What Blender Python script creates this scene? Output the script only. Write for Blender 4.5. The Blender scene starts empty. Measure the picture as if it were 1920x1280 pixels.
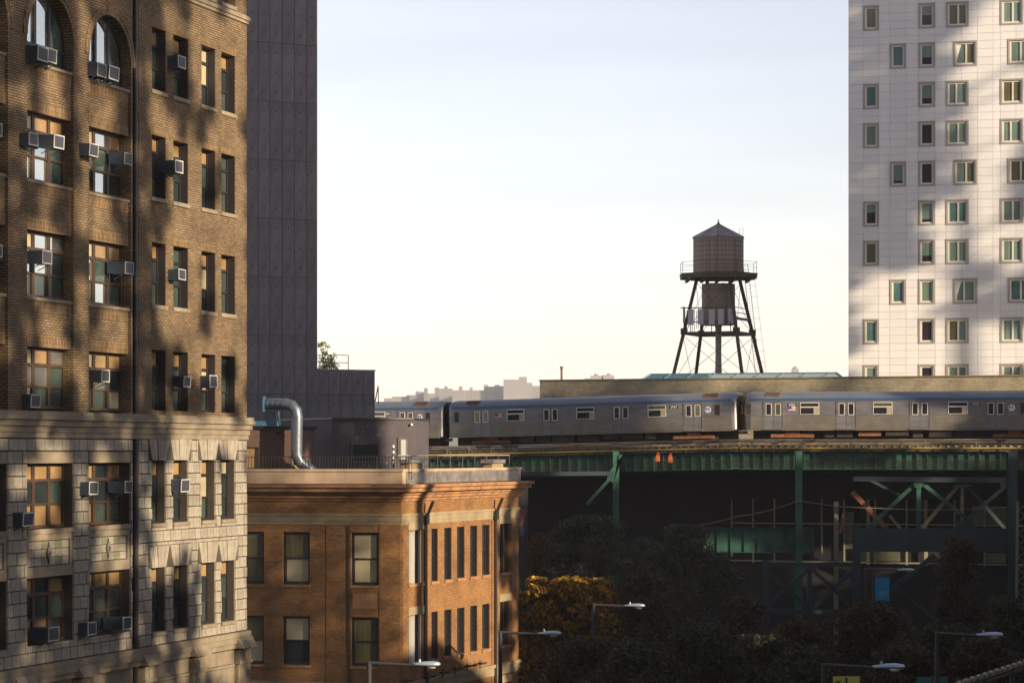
import bpy, math, random
import numpy as np
from mathutils import Vector, Matrix

random.seed(7)
R = math.radians
F = 4670.0          # focal length in photograph pixels (1920 wide)
YH = 845.0          # horizon row
ZC = 17.0           # camera height above the street
scene = bpy.context.scene
COL = scene.collection

# ------------------------------------------------------------------ camera
cam_d = bpy.data.cameras.new('camera')
cam_d.sensor_width = 36.0
cam_d.lens = F / 1920 * 36
cam_d.shift_y = (YH - 640) / 1920
cam_d.clip_start = 0.5
cam_d.clip_end = 12000
cam = bpy.data.objects.new('camera', cam_d)
cam.location = (0, 0, ZC)
cam.rotation_euler = (R(90), 0, 0)
COL.objects.link(cam)
scene.camera = cam

# ------------------------------------------------------------------ sky, sun, exposure
SUN_EL = 15.0
SH = Vector((0.78, -0.625)).normalized()
SUN = Vector((SH.x * math.cos(R(SUN_EL)), SH.y * math.cos(R(SUN_EL)), math.sin(R(SUN_EL))))
world = bpy.data.worlds.new('World')
scene.world = world
world.use_nodes = True
wn = world.node_tree
bg = wn.nodes['Background']
sky = wn.nodes.new('ShaderNodeTexSky')
sky.sky_type = 'NISHITA'
sky.sun_disc = False
sky.sun_elevation = R(SUN_EL)
sky.sun_rotation = math.atan2(SH.x, SH.y)
sky.altitude = 0
sky.air_density = 1.0
sky.dust_density = 0.2
sky.ozone_density = 1.0
hsv_w = wn.nodes.new('ShaderNodeHueSaturation')      # thin even veil of high cloud: paler sky all round
hsv_w.inputs['Saturation'].default_value = 0.6
wn.links.new(sky.outputs[0], hsv_w.inputs['Color'])
wb_w = wn.nodes.new('ShaderNodeMix')                 # white balance of the whole sky
wb_w.data_type = 'RGBA'
wb_w.blend_type = 'MULTIPLY'
wb_w.inputs[0].default_value = 1.0
wb_w.inputs[7].default_value = (1.06, 0.965, 1.0, 1)
wn.links.new(hsv_w.outputs[0], wb_w.inputs[6])
tc_w = wn.nodes.new('ShaderNodeTexCoord')            # faint streaks of cloud all round
mp_w = wn.nodes.new('ShaderNodeMapping')
mp_w.inputs['Scale'].default_value = (2.2, 2.2, 30.0)
nz_w = wn.nodes.new('ShaderNodeTexNoise')
nz_w.inputs['Scale'].default_value = 1.6
nz_w.inputs['Detail'].default_value = 5
mr_w = wn.nodes.new('ShaderNodeMapRange')
mr_w.inputs[1].default_value = 0.3
mr_w.inputs[2].default_value = 0.7
mr_w.inputs[3].default_value = 0.96
mr_w.inputs[4].default_value = 1.06
cl_w = wn.nodes.new('ShaderNodeMix')
cl_w.data_type = 'RGBA'
cl_w.blend_type = 'MULTIPLY'
cl_w.inputs[0].default_value = 1.0
wn.links.new(tc_w.outputs['Generated'], mp_w.inputs[0])
wn.links.new(mp_w.outputs[0], nz_w.inputs[0])
wn.links.new(nz_w.outputs[0], mr_w.inputs[0])
wn.links.new(wb_w.outputs[2], cl_w.inputs[6])
wn.links.new(mr_w.outputs[0], cl_w.inputs[7])
wn.links.new(cl_w.outputs[2], bg.inputs[0])
bg.inputs[1].default_value = 0.097
sun_d = bpy.data.lights.new('sun', 'SUN')
sun_d.energy = 5.0
sun_d.angle = R(0.6)
sun_d.color = (1.0, 0.82, 0.58)
sun = bpy.data.objects.new('sun', sun_d)
sun.rotation_euler = (-SUN).to_track_quat('-Z', 'Y').to_euler()
sun.location = (60, -40, 80)
COL.objects.link(sun)
vs = scene.view_settings
vs.view_transform = 'Standard'
vs.look = 'None'
vs.exposure = 1.0
vs.gamma = 1.0
vs.use_curve_mapping = False
try:
    scene.cycles.use_denoising = True
    scene.cycles.max_bounces = 8
except Exception:
    pass

# ------------------------------------------------------------------ materials
MATS = {}


def mat(name, col, rough=0.7, metal=0.0, var=0.0, vscale=3.0, bump=0.0, bscale=20.0, spec=0.5, col2=None,
        stretch=None, objvar=0.0, coat=0.0, alpha_noise=None):
    m = bpy.data.materials.new(name)
    m.use_nodes = True
    nt = m.node_tree
    p = nt.nodes['Principled BSDF']
    p.inputs['Base Color'].default_value = (*col, 1)
    p.inputs['Roughness'].default_value = rough
    p.inputs['Metallic'].default_value = metal
    p.inputs['Specular IOR Level'].default_value = spec
    if coat:
        p.inputs['Coat Weight'].default_value = coat
        p.inputs['Coat Roughness'].default_value = 0.05
    N, L = nt.nodes.new, nt.links.new
    tc = N('ShaderNodeTexCoord')
    vec = tc.outputs['Object']
    if stretch:
        mp = N('ShaderNodeMapping')
        mp.inputs['Scale'].default_value = stretch
        L(vec, mp.inputs[0])
        vec = mp.outputs[0]
    out = None
    if var or col2:
        nz = N('ShaderNodeTexNoise')
        nz.inputs['Scale'].default_value = vscale
        nz.inputs['Detail'].default_value = 6
        nz.inputs['Roughness'].default_value = 0.65
        L(vec, nz.inputs[0])
        rp = N('ShaderNodeValToRGB')
        c2 = col2 or tuple(c * (1 - var) for c in col)
        c1 = col if col2 else tuple(min(1, c * (1 + var)) for c in col)
        rp.color_ramp.elements[0].position = 0.32
        rp.color_ramp.elements[1].position = 0.68
        rp.color_ramp.elements[0].color = (*c2, 1)
        rp.color_ramp.elements[1].color = (*c1, 1)
        L(nz.outputs[0], rp.inputs[0])
        out = rp.outputs[0]
        mr = N('ShaderNodeMapRange')
        mr.inputs[3].default_value = max(0.03, rough - 0.1)
        mr.inputs[4].default_value = min(1, rough + 0.1)
        L(nz.outputs[0], mr.inputs[0])
        L(mr.outputs[0], p.inputs['Roughness'])
    if objvar:
        oi = N('ShaderNodeObjectInfo')
        hsv = N('ShaderNodeHueSaturation')
        if out is None:
            hsv.inputs['Color'].default_value = (*col, 1)
        else:
            L(out, hsv.inputs['Color'])
        m1 = N('ShaderNodeMapRange')
        m1.inputs[3].default_value = 1 - objvar
        m1.inputs[4].default_value = 1 + objvar
        L(oi.outputs['Random'], m1.inputs[0])
        L(m1.outputs[0], hsv.inputs['Value'])
        out = hsv.outputs[0]
    if out is not None:
        L(out, p.inputs['Base Color'])
    if bump:
        n2 = N('ShaderNodeTexNoise')
        n2.inputs['Scale'].default_value = bscale
        n2.inputs['Detail'].default_value = 5
        L(vec, n2.inputs[0])
        b = N('ShaderNodeBump')
        b.inputs['Strength'].default_value = bump
        b.inputs['Distance'].default_value = 0.02
        L(n2.outputs[0], b.inputs['Height'])
        L(b.outputs[0], p.inputs['Normal'])
    MATS[name] = m
    return m


def brick_mat(name, c1, c2, mortar, bw=0.21, bh=0.075, ms=0.011, bump=0.6, stain=0.35, vertical=False):
    m = bpy.data.materials.new(name)
    m.use_nodes = True
    nt = m.node_tree
    N, L = nt.nodes.new, nt.links.new
    p = nt.nodes['Principled BSDF']
    p.inputs['Roughness'].default_value = 0.85
    p.inputs['Specular IOR Level'].default_value = 0.3
    tc = N('ShaderNodeTexCoord')
    sp = N('ShaderNodeSeparateXYZ')
    L(tc.outputs['Object'], sp.inputs[0])
    ad = N('ShaderNodeMath')
    ad.operation = 'ADD'
    L(sp.outputs[0], ad.inputs[0])
    L(sp.outputs[1], ad.inputs[1])
    cb = N('ShaderNodeCombineXYZ')
    L(ad.outputs[0], cb.inputs[1 if vertical else 0])
    L(sp.outputs[2], cb.inputs[0 if vertical else 1])
    br = N('ShaderNodeTexBrick')
    br.inputs['Scale'].default_value = 1
    br.inputs['Color1'].default_value = (*c1, 1)
    br.inputs['Color2'].default_value = (*c2, 1)
    br.inputs['Mortar'].default_value = (*mortar, 1)
    br.inputs['Mortar Size'].default_value = ms
    br.inputs['Mortar Smooth'].default_value = 0.3
    br.inputs['Brick Width'].default_value = bw
    br.inputs['Row Height'].default_value = bh
    br.inputs['Bias'].default_value = -0.1
    L(cb.outputs[0], br.inputs[0])
    nz = N('ShaderNodeTexNoise')
    nz.inputs['Scale'].default_value = 0.55
    nz.inputs['Detail'].default_value = 8
    nz.inputs['Roughness'].default_value = 0.7
    L(tc.outputs['Object'], nz.inputs[0])
    mr = N('ShaderNodeMapRange')
    mr.inputs[1].default_value = 0.3
    mr.inputs[2].default_value = 0.7
    mr.inputs[3].default_value = 1 - stain
    mr.inputs[4].default_value = 1 + stain * 0.5
    L(nz.outputs[0], mr.inputs[0])
    n3 = N('ShaderNodeTexNoise')
    n3.inputs['Scale'].default_value = 9
    n3.inputs['Detail'].default_value = 3
    L(tc.outputs['Object'], n3.inputs[0])
    m3 = N('ShaderNodeMapRange')
    m3.inputs[3].default_value = 0.75
    m3.inputs[4].default_value = 1.25
    L(n3.outputs[0], m3.inputs[0])
    mu = N('ShaderNodeMath')
    mu.operation = 'MULTIPLY'
    L(mr.outputs[0], mu.inputs[0])
    L(m3.outputs[0], mu.inputs[1])
    hs = N('ShaderNodeHueSaturation')
    L(br.outputs[0], hs.inputs['Color'])
    L(mu.outputs[0], hs.inputs['Value'])
    L(hs.outputs[0], p.inputs['Base Color'])
    b = N('ShaderNodeBump')
    b.inputs['Strength'].default_value = bump
    b.inputs['Distance'].default_value = 0.012
    b.invert = True
    L(br.outputs['Fac'], b.inputs['Height'])
    L(b.outputs[0], p.inputs['Normal'])
    MATS[name] = m
    return m


brick_mat('brick_tan', (0.23, 0.158, 0.088), (0.15, 0.10, 0.053), (0.04, 0.028, 0.02), bh=0.085, bw=0.26, ms=0.014, stain=0.5)
brick_mat('brick_soldier', (0.235, 0.152, 0.075), (0.15, 0.094, 0.046), (0.04, 0.028, 0.02), bh=0.10, bw=0.32, ms=0.012, vertical=True)
brick_mat('brick_orange', (0.31, 0.158, 0.060), (0.235, 0.112, 0.042), (0.13, 0.065, 0.03), bh=0.08, bw=0.22, stain=0.42)
brick_mat('brick_olive', (0.40, 0.345, 0.235), (0.30, 0.25, 0.165), (0.22, 0.18, 0.12), bh=0.10, bw=0.25, stain=0.4)
brick_mat('brick_far', (0.20, 0.15, 0.10), (0.15, 0.11, 0.07), (0.11, 0.09, 0.06), bh=0.10, bw=0.25, stain=0.4)
mat('stone', (0.255, 0.222, 0.175), 0.8, var=0.22, vscale=2.5, bump=0.25, objvar=0.14)
mat('stone_joint', (0.05, 0.04, 0.032), 0.9, var=0.2)
mat('stone_trim', (0.20, 0.16, 0.11), 0.8, var=0.28, vscale=1.2, bump=0.3, bscale=8)
mat('terracotta_trim', (0.28, 0.14, 0.06), 0.75, var=0.4, vscale=1.5, bump=0.2)
mat('sandstone', (0.25, 0.19, 0.11), 0.8, var=0.22, vscale=1.2, bump=0.2)
mat('coping', (0.36, 0.26, 0.175), 0.7, var=0.25, vscale=1.0, stretch=(1, 1, 0.3))
mat('flashing', (0.42, 0.38, 0.34), 0.35, metal=0.75, var=0.35, vscale=2.5, bump=0.5, bscale=6)
mat('brown_frame', (0.06, 0.034, 0.02), 0.5, var=0.2)
mat('black_frame', (0.022, 0.018, 0.02), 0.45)
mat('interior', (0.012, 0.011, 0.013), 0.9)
mat('glass_dark', (0.02, 0.028, 0.03), 0.05, spec=0.8)
mat('glass_green', (0.042, 0.062, 0.052), 0.06, spec=0.8, var=0.3, vscale=0.7)
mat('glass_sky', (0.74, 0.78, 0.77), 0.04, metal=0.9)
mat('shade_tan', (0.27, 0.17, 0.075), 0.25, var=0.2, vscale=0.8, spec=0.6)
mat('blind_cream', (0.40, 0.34, 0.22), 0.22, var=0.12, vscale=0.9, spec=0.6)
mat('ac_case', (0.05, 0.075, 0.115), 0.45, metal=0.2, var=0.2)
mat('ac_frame', (0.42, 0.40, 0.37), 0.45, objvar=0.35)
mat('ac_grille', (0.045, 0.04, 0.045), 0.5)
mat('concrete_dark', (0.122, 0.116, 0.127), 0.85, var=0.3, vscale=1.4, bump=0.25, bscale=5, objvar=0.09, stretch=(1, 1, 0.35))
mat('tie_hole', (0.02, 0.018, 0.02), 0.9)
mat('joint_dark', (0.035, 0.03, 0.035), 0.9)
mat('white_tile', (0.65, 0.635, 0.625), 0.5, var=0.07, vscale=0.5, objvar=0.035, stretch=(1, 1, 0.25))
mat('tile_joint', (0.52, 0.50, 0.49), 0.8)
mat('grey_frame', (0.30, 0.275, 0.25), 0.45)
mat('pale_sash', (0.62, 0.57, 0.50), 0.4)
mat('pane_teal', (0.075, 0.155, 0.145), 0.06, spec=0.9, var=0.3, vscale=0.6)
mat('pane_curtain', (0.14, 0.20, 0.165), 0.15, spec=0.7, var=0.25, vscale=1.2, stretch=(3, 3, 0.2))
mat('pane_olive', (0.10, 0.095, 0.05), 0.08, spec=0.8, var=0.3, vscale=1.0, stretch=(3, 3, 0.2))
mat('pane_night', (0.025, 0.020, 0.028), 0.06, spec=0.8)
mat('stainless', (0.225, 0.215, 0.225), 0.36, metal=0.4, var=0.24, vscale=1.6, stretch=(0.5, 1, 2.0), bump=0.06, bscale=3)
mat('stainless_flute', (0.24, 0.215, 0.18), 0.38, metal=0.4, var=0.16, vscale=1.5)
mat('car_roof', (0.19, 0.20, 0.22), 0.45, metal=0.45, var=0.12, vscale=0.8)
mat('blue_strip', (0.05, 0.105, 0.20), 0.4, metal=0.2)
mat('car_end', (0.035, 0.033, 0.038), 0.55, var=0.3)
mat('car_window_frame', (0.74, 0.69, 0.62), 0.35, metal=0.3)
mat('rubber', (0.10, 0.06, 0.04), 0.6)
mat('car_glass', (0.02, 0.02, 0.025), 0.05, spec=0.8)
mat('under_dark', (0.035, 0.026, 0.022), 0.75, var=0.4, vscale=1.5)
mat('rust', (0.22, 0.085, 0.035), 0.8, var=0.4, vscale=2.0)
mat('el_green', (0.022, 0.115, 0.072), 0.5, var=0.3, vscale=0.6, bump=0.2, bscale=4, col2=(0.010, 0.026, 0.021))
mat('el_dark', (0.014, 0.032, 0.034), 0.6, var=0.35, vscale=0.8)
mat('el_pale', (0.17, 0.17, 0.10), 0.6, var=0.3)
mat('timber', (0.10, 0.075, 0.05), 0.85, var=0.4, vscale=2)
mat('yellow_edge', (0.38, 0.27, 0.07), 0.6, var=0.2)
mat('conduit', (0.22, 0.17, 0.12), 0.55, metal=0.3, var=0.3)
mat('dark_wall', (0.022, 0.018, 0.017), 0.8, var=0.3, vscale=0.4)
mat('pale_mullion', (0.36, 0.33, 0.22), 0.5)
mat('orange_cloth', (0.80, 0.16, 0.05), 0.7)
mat('tank_wood', (0.30, 0.235, 0.185), 0.85, var=0.35, vscale=1.2, stretch=(6, 6, 0.5), objvar=0.16)
mat('tank_hoop', (0.09, 0.07, 0.06), 0.6)
mat('tank_roof', (0.26, 0.235, 0.24), 0.7, var=0.35, vscale=1.2)
mat('tower_steel', (0.10, 0.066, 0.048), 0.7, var=0.3)
mat('antenna', (0.50, 0.48, 0.50), 0.6)
mat('pipe_wrap', (0.32, 0.27, 0.225), 0.8, var=0.25)
mat('galv', (0.13, 0.15, 0.18), 0.42, metal=0.6, var=0.15, vscale=3)
mat('blue_metal', (0.06, 0.16, 0.27), 0.4, metal=0.3)
mat('brown_stucco', (0.12, 0.066, 0.05), 0.85, var=0.15, vscale=1.0)
mat('grey_stucco', (0.068, 0.056, 0.064), 0.85, var=0.2, vscale=1.3, bump=0.2)
mat('door_grey', (0.24, 0.25, 0.23), 0.5, var=0.1)
mat('roofing', (0.10, 0.09, 0.085), 0.9, var=0.3, vscale=0.5)
mat('rail_black', (0.02, 0.018, 0.02), 0.5)
mat('rail_bright', (0.62, 0.50, 0.40), 0.35, metal=0.6)
mat('white_paint', (0.78, 0.74, 0.68), 0.5)
mat('skyline_wall', (0.19, 0.175, 0.16), 0.8, var=0.12, vscale=0.05, objvar=0.2)
mat('skyline_window', (0.12, 0.12, 0.13), 0.3)
mat('hill', (0.12, 0.12, 0.08), 0.9, var=0.3, vscale=0.02)
mat('ground', (0.06, 0.055, 0.05), 0.9, var=0.3, vscale=0.1)
mat('asphalt', (0.045, 0.043, 0.045), 0.85, var=0.25, vscale=0.4)
mat('sidewalk', (0.20, 0.19, 0.175), 0.9, var=0.2, vscale=0.5)
mat('road_paint', (0.75, 0.73, 0.68), 0.6, var=0.1)
mat('lamp_pole', (0.022, 0.022, 0.026), 0.5)
mat('lamp_head', (0.36, 0.43, 0.52), 0.35, metal=0.4)
mat('lamp_lens', (0.30, 0.27, 0.22), 0.2)
mat('banner_blue', (0.01, 0.23, 0.42), 0.6, var=0.1)
mat('banner_text', (0.16, 0.45, 0.55), 0.6)
mat('sign_yellow', (0.55, 0.52, 0.10), 0.5)
mat('sign_green', (0.02, 0.13, 0.11), 0.5)
mat('flag_red', (0.50, 0.05, 0.05), 0.5)
mat('flag_blue', (0.05, 0.08, 0.30), 0.5)
mat('logo_blue', (0.05, 0.07, 0.22), 0.5)
mat('bark', (0.055, 0.042, 0.034), 0.9, var=0.3, vscale=4)
mat('skylight_glass', (0.42, 0.52, 0.50), 0.05, metal=0.5)
mat('teal_frame', (0.07, 0.15, 0.20), 0.4, metal=0.3)
mat('mural_red', (0.16, 0.02, 0.025), 0.7)
mat('mural_blue', (0.03, 0.07, 0.15), 0.7)


def leaf_mat(name, c1, c2, trans=0.35):
    m = bpy.data.materials.new(name)
    m.use_nodes = True
    nt = m.node_tree
    N, L = nt.nodes.new, nt.links.new
    p = nt.nodes['Principled BSDF']
    p.inputs['Roughness'].default_value = 0.55
    p.inputs['Specular IOR Level'].default_value = 0.3
    g = N('ShaderNodeNewGeometry')
    rp = N('ShaderNodeValToRGB')
    rp.color_ramp.elements[0].color = (*c1, 1)
    rp.color_ramp.elements[1].color = (*c2, 1)
    L(g.outputs['Random Per Island'], rp.inputs[0])
    L(rp.outputs[0], p.inputs['Base Color'])
    t = N('ShaderNodeBsdfTranslucent')
    L(rp.outputs[0], t.inputs[0])
    mx = N('ShaderNodeMixShader')
    mx.inputs[0].default_value = trans
    L(p.outputs[0], mx.inputs[1])
    L(t.outputs[0], mx.inputs[2])
    L(mx.outputs[0], nt.nodes['Material Output'].inputs[0])
    MATS[name] = m


leaf_mat('leaf_dark', (0.026, 0.032, 0.016), (0.078, 0.076, 0.036))
leaf_mat('leaf_brown', (0.032, 0.025, 0.014), (0.088, 0.060, 0.030))
leaf_mat('leaf_gold', (0.055, 0.030, 0.010), (0.62, 0.34, 0.035), 0.4)
leaf_mat('leaf_rust', (0.06, 0.028, 0.012), (0.13, 0.058, 0.02))
leaf_mat('leaf_bush', (0.26, 0.30, 0.09), (0.50, 0.48, 0.16), 0.6)


# ------------------------------------------------------------------ mesh helpers
class MB:
    def __init__(self):
        self.v, self.f, self.mi = [], [], []
        self.cur = 0

    def add(self, vs_, fs_):
        o = len(self.v)
        self.v += [tuple(p) for p in vs_]
        self.f += [tuple(i + o for i in q) for q in fs_]
        self.mi += [self.cur] * len(fs_)

    def quad(self, a, b, c, d):
        self.add([a, b, c, d], [(0, 1, 2, 3)])

    def box(self, x0, x1, y0, y1, z0, z1):
        self.add([(x0, y0, z0), (x1, y0, z0), (x1, y1, z0), (x0, y1, z0), (x0, y0, z1), (x1, y0, z1), (x1, y1, z1), (x0, y1, z1)],
                 [(0, 3, 2, 1), (4, 5, 6, 7), (0, 1, 5, 4), (1, 2, 6, 5), (2, 3, 7, 6), (3, 0, 4, 7)])

    def prism(self, pts, z0, z1):
        n = len(pts)
        self.add([(p[0], p[1], z0) for p in pts] + [(p[0], p[1], z1) for p in pts],
                 [tuple(range(n - 1, -1, -1)), tuple(range(n, 2 * n))] + [(i, (i + 1) % n, n + (i + 1) % n, n + i) for i in range(n)])

    def extr(self, prof, x0, x1):
        """closed (y, z) profile extruded along x"""
        n = len(prof)
        self.add([(x0, p[0], p[1]) for p in prof] + [(x1, p[0], p[1]) for p in prof],
                 [tuple(range(n)), tuple(range(2 * n - 1, n - 1, -1))] + [(i, n + i, n + (i + 1) % n, (i + 1) % n) for i in range(n)])

    def tube(self, a, b, r, n=6, r2=None, caps=True):
        a, b = Vector(a), Vector(b)
        d = (b - a).normalized()
        u = d.orthogonal().normalized()
        w = d.cross(u)
        r2 = r if r2 is None else r2
        vs_ = []
        for c, rr in ((a, r), (b, r2)):
            for i in range(n):
                t = 2 * math.pi * i / n
                vs_.append(c + (u * math.cos(t) + w * math.sin(t)) * rr)
        fs_ = [(i, (i + 1) % n, n + (i + 1) % n, n + i) for i in range(n)]
        if caps:
            fs_ += [tuple(range(n - 1, -1, -1)), tuple(range(n, 2 * n))]
        self.add(vs_, fs_)

    def path(self, pts, r, n=8):
        for i in range(len(pts) - 1):
            self.tube(pts[i], pts[i + 1], r, n)

    def bar(self, a, b, w, h, up=(0, 0, 1)):
        """rectangular bar between two points, w sideways, h along up"""
        a, b = Vector(a), Vector(b)
        d = (b - a).normalized()
        up = Vector(up)
        s = d.cross(up)
        if s.length < 1e-4:
            s = d.cross(Vector((0, 1, 0)))
        s.normalize()
        t = s.cross(d).normalized()
        vs_ = []
        for c in (a, b):
            for i, j in ((-1, -1), (1, -1), (1, 1), (-1, 1)):
                vs_.append(c + s * (w / 2 * i) + t * (h / 2 * j))
        self.add(vs_, [(0, 1, 2, 3), (7, 6, 5, 4), (0, 4, 5, 1), (1, 5, 6, 2), (2, 6, 7, 3), (3, 7, 4, 0)])

    def lathe(self, c, prof, n=20):
        vs_, fs_ = [], []
        for r, z in prof:
            for i in range(n):
                t = 2 * math.pi * i / n
                vs_.append((c[0] + r * math.cos(t), c[1] + r * math.sin(t), c[2] + z))
        for k in range(len(prof) - 1):
            for i in range(n):
                j = (i + 1) % n
                fs_.append((k * n + i, k * n + j, (k + 1) * n + j, (k + 1) * n + i))
        fs_.append(tuple(range(n - 1, -1, -1)))
        fs_.append(tuple(range((len(prof) - 1) * n, len(prof) * n)))
        self.add(vs_, fs_)

    def mesh(self, name, *mats):
        me = bpy.data.meshes.new(name)
        me.from_pydata(self.v, [], self.f)
        for m in mats:
            me.materials.append(MATS[m])
        if len(mats) > 1:
            me.polygons.foreach_set('material_index', self.mi)
        me.update()
        return me

    def build(self, name, mats, parent=None, loc=None, rot=None, smooth=False, fix=False):
        if isinstance(mats, str):
            mats = (mats,)
        me = self.mesh(name, *mats)
        if fix:
            import bmesh
            bm = bmesh.new()
            bm.from_mesh(me)
            bmesh.ops.recalc_face_normals(bm, faces=bm.faces)
            bm.to_mesh(me)
            bm.free()
        if smooth:
            me.polygons.foreach_set('use_smooth', [True] * len(me.polygons))
        return put(name, me, parent, loc, rot)


def put(name, me, parent=None, loc=None, rot=None, scale=None):
    o = bpy.data.objects.new(name, me)
    COL.objects.link(o)
    if parent is not None:
        o.parent = parent
    if loc is not None:
        o.location = loc
    if rot is not None:
        o.rotation_euler = rot
    if scale is not None:
        o.scale = scale
    return o


def tag(o, label=None, cat=None, group=None, kind=None):
    if label:
        o['label'] = label
    if cat:
        o['category'] = cat
    if group:
        o['group'] = group
    if kind:
        o['kind'] = kind
    return o


def empty(name, loc, rz=0.0, label=None, cat=None, group=None):
    o = bpy.data.objects.new(name, None)
    o.empty_display_size = 0.5
    COL.objects.link(o)
    o.location = loc
    o.rotation_euler = (0, 0, rz)
    tag(o, label, cat, group)
    return o


def copy_tree(o, parent=None):
    c = o.copy()
    COL.objects.link(c)
    c.parent = parent
    for ch in list(o.children):
        copy_tree(ch, c)
    return c


def P(px, py, D):
    return Vector(((px - 960) / F * D, D, ZC + (YH - py) / F * D))


class Fr:
    """local frame of a facade: x along the face, y into the building, z height"""

    def __init__(self, px, D, ux, uy):
        self.u = Vector((ux, uy)).normalized()
        self.v = Vector((-self.u.y, self.u.x))
        self.O = Vector(((px - 960) / F * D, D))
        self.rz = math.atan2(self.u.y, self.u.x)

    def s(self, px, y=0.0):
        k = (px - 960) / F
        ox, oy = self.O.x + y * self.v.x, self.O.y + y * self.v.y
        return (k * oy - ox) / (self.u.x - k * self.u.y)

    def D(self, px, y=0.0):
        return self.O.y + self.s(px, y) * self.u.y + y * self.v.y

    def z(self, px, py, y=0.0):
        return ZC + (YH - py) / F * self.D(px, y)

    def world(self, s, y, z=0.0):
        p = self.O + self.u * s + self.v * y
        return Vector((p.x, p.y, z))

    def root(self, name, label, cat, z=0.0, group=None):
        return empty(name, (self.O.x, self.O.y, z), self.rz, label, cat, group)


def wall(mb, x0, x1, z0, z1, holes, y=0.0, depth=0.35):
    xs = sorted({x0, x1, *[h[0] for h in holes], *[h[1] for h in holes]})
    zs = sorted({z0, z1, *[h[2] for h in holes], *[h[3] for h in holes]})
    xs = [a for a in xs if x0 <= a <= x1]
    zs = [a for a in zs if z0 <= a <= z1]
    for i in range(len(xs) - 1):
        for j in range(len(zs) - 1):
            cx, cz = (xs[i] + xs[i + 1]) / 2, (zs[j] + zs[j + 1]) / 2
            if any(h[0] < cx < h[1] and h[2] < cz < h[3] for h in holes):
                continue
            mb.quad((xs[i], y, zs[j]), (xs[i + 1], y, zs[j]), (xs[i + 1], y, zs[j + 1]), (xs[i], y, zs[j + 1]))
    for h in holes:
        a, b, c, d = h[:4]
        e = y + (h[4] if len(h) > 4 else depth)
        mb.quad((a, y, c), (a, y, d), (a, e, d), (a, e, c))
        mb.quad((b, y, c), (b, e, c), (b, e, d), (b, y, d))
        mb.quad((a, y, c), (a, e, c), (b, e, c), (b, y, c))
        mb.quad((a, y, d), (b, y, d), (b, e, d), (a, e, d))


def pane(parent, x0, x1, z0, z1, y, m, name='pane'):
    b = MB()
    b.box(x0, x1, y, y + 0.02, z0, z1)
    return b.build(name, m, parent)


def unit_block():
    """chamfered block 1 x 1 x 1, front at y=0"""
    b = MB()
    c = 0.035
    o = [(0, 1, 0), (1, 1, 0), (1, 1, 1), (0, 1, 1)]
    m_ = [(0, .5, 0), (1, .5, 0), (1, .5, 1), (0, .5, 1)]
    i = [(c, 0, c), (1 - c, 0, c), (1 - c, 0, 1 - c), (c, 0, 1 - c)]
    b.add(o + m_ + i, [(8, 9, 10, 11)] + [(4 + k, 4 + (k + 1) % 4, 8 + (k + 1) % 4, 8 + k) for k in range(4)] +
          [(k, (k + 1) % 4, 4 + (k + 1) % 4, 4 + k) for k in range(4)])
    return b


def text(name, s, size, parent, loc, m, align='CENTER', depth=0.004):
    cu = bpy.data.curves.new(name, 'FONT')
    cu.body = s
    cu.size = size
    cu.align_x = align
    cu.extrude = depth
    cu.resolution_u = 3
    ob = bpy.data.objects.new(name, cu)
    COL.objects.link(ob)
    dg = bpy.context.evaluated_depsgraph_get()
    me = bpy.data.meshes.new_from_object(ob.evaluated_get(dg))
    bpy.data.objects.remove(ob)
    bpy.data.curves.remove(cu)
    me.materials.clear()
    me.materials.append(MATS[m])
    return put(name, me, parent, loc, (R(90), 0, 0))

# ------------------------------------------------------------------ ground, street, far hill
b = MB()
b.quad((-2500, -160, 0), (2500, -160, 0), (2500, 4600, 0), (-2500, 4600, 0))
tag(b.build('ground', 'ground'), kind='structure')
b = MB()
b.quad((-9, -20, 0.004), (12, -20, 0.004), (26, 160, 0.004), (5, 160, 0.004))
road = tag(b.build('road', 'asphalt'), kind='structure')
for k in range(14):
    y0 = 8 + k * 10.5
    xo = y0 * 14 / 180 + 2.2
    b = MB()
    b.quad((xo - .08, y0, 0.008), (xo + .08, y0, 0.008), (xo + .08 + .23, y0 + 3, 0.008), (xo - .08 + .23, y0 + 3, 0.008))
    b.build('lane_marking', 'road_paint', road)
b = MB()
b.prism([(-9.02, -20), (4.98, 160), (2.4, 160), (-11.6, -20)], 0.0, 0.13)
tag(b.build('pavement', 'sidewalk'), kind='structure')
b = MB()
b.prism([(12.02, -20), (15, -20), (29, 160), (26.02, 160)], 0.0, 0.13)
tag(b.build('pavement', 'sidewalk'), kind='structure')
# far ridge carrying the skyline
b = MB()
n = 60
vs_, fs_ = [], []
for i in range(n + 1):
    x = -820 + 1750 * i / n
    px = 960 + x / 3300 * F
    h = ZC + (YH - np.interp(px, [600, 700, 760, 900, 1012, 1500, 2200], [768, 757, 748, 741, 738, 736, 735])) / F * 3300
    h += random.uniform(-1.6, 1.6)
    vs_ += [(x, 3000, 0), (x, 3290, h), (x, 3600, h + 3), (x, 4000, 0)]
for i in range(n):
    for k in range(3):
        a = i * 4 + k
        fs_.append((a, a + 4, a + 5, a + 1))
b.add(vs_, fs_)
tag(b.build('hill', 'hill', fix=True, smooth=True), kind='structure')

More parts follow.
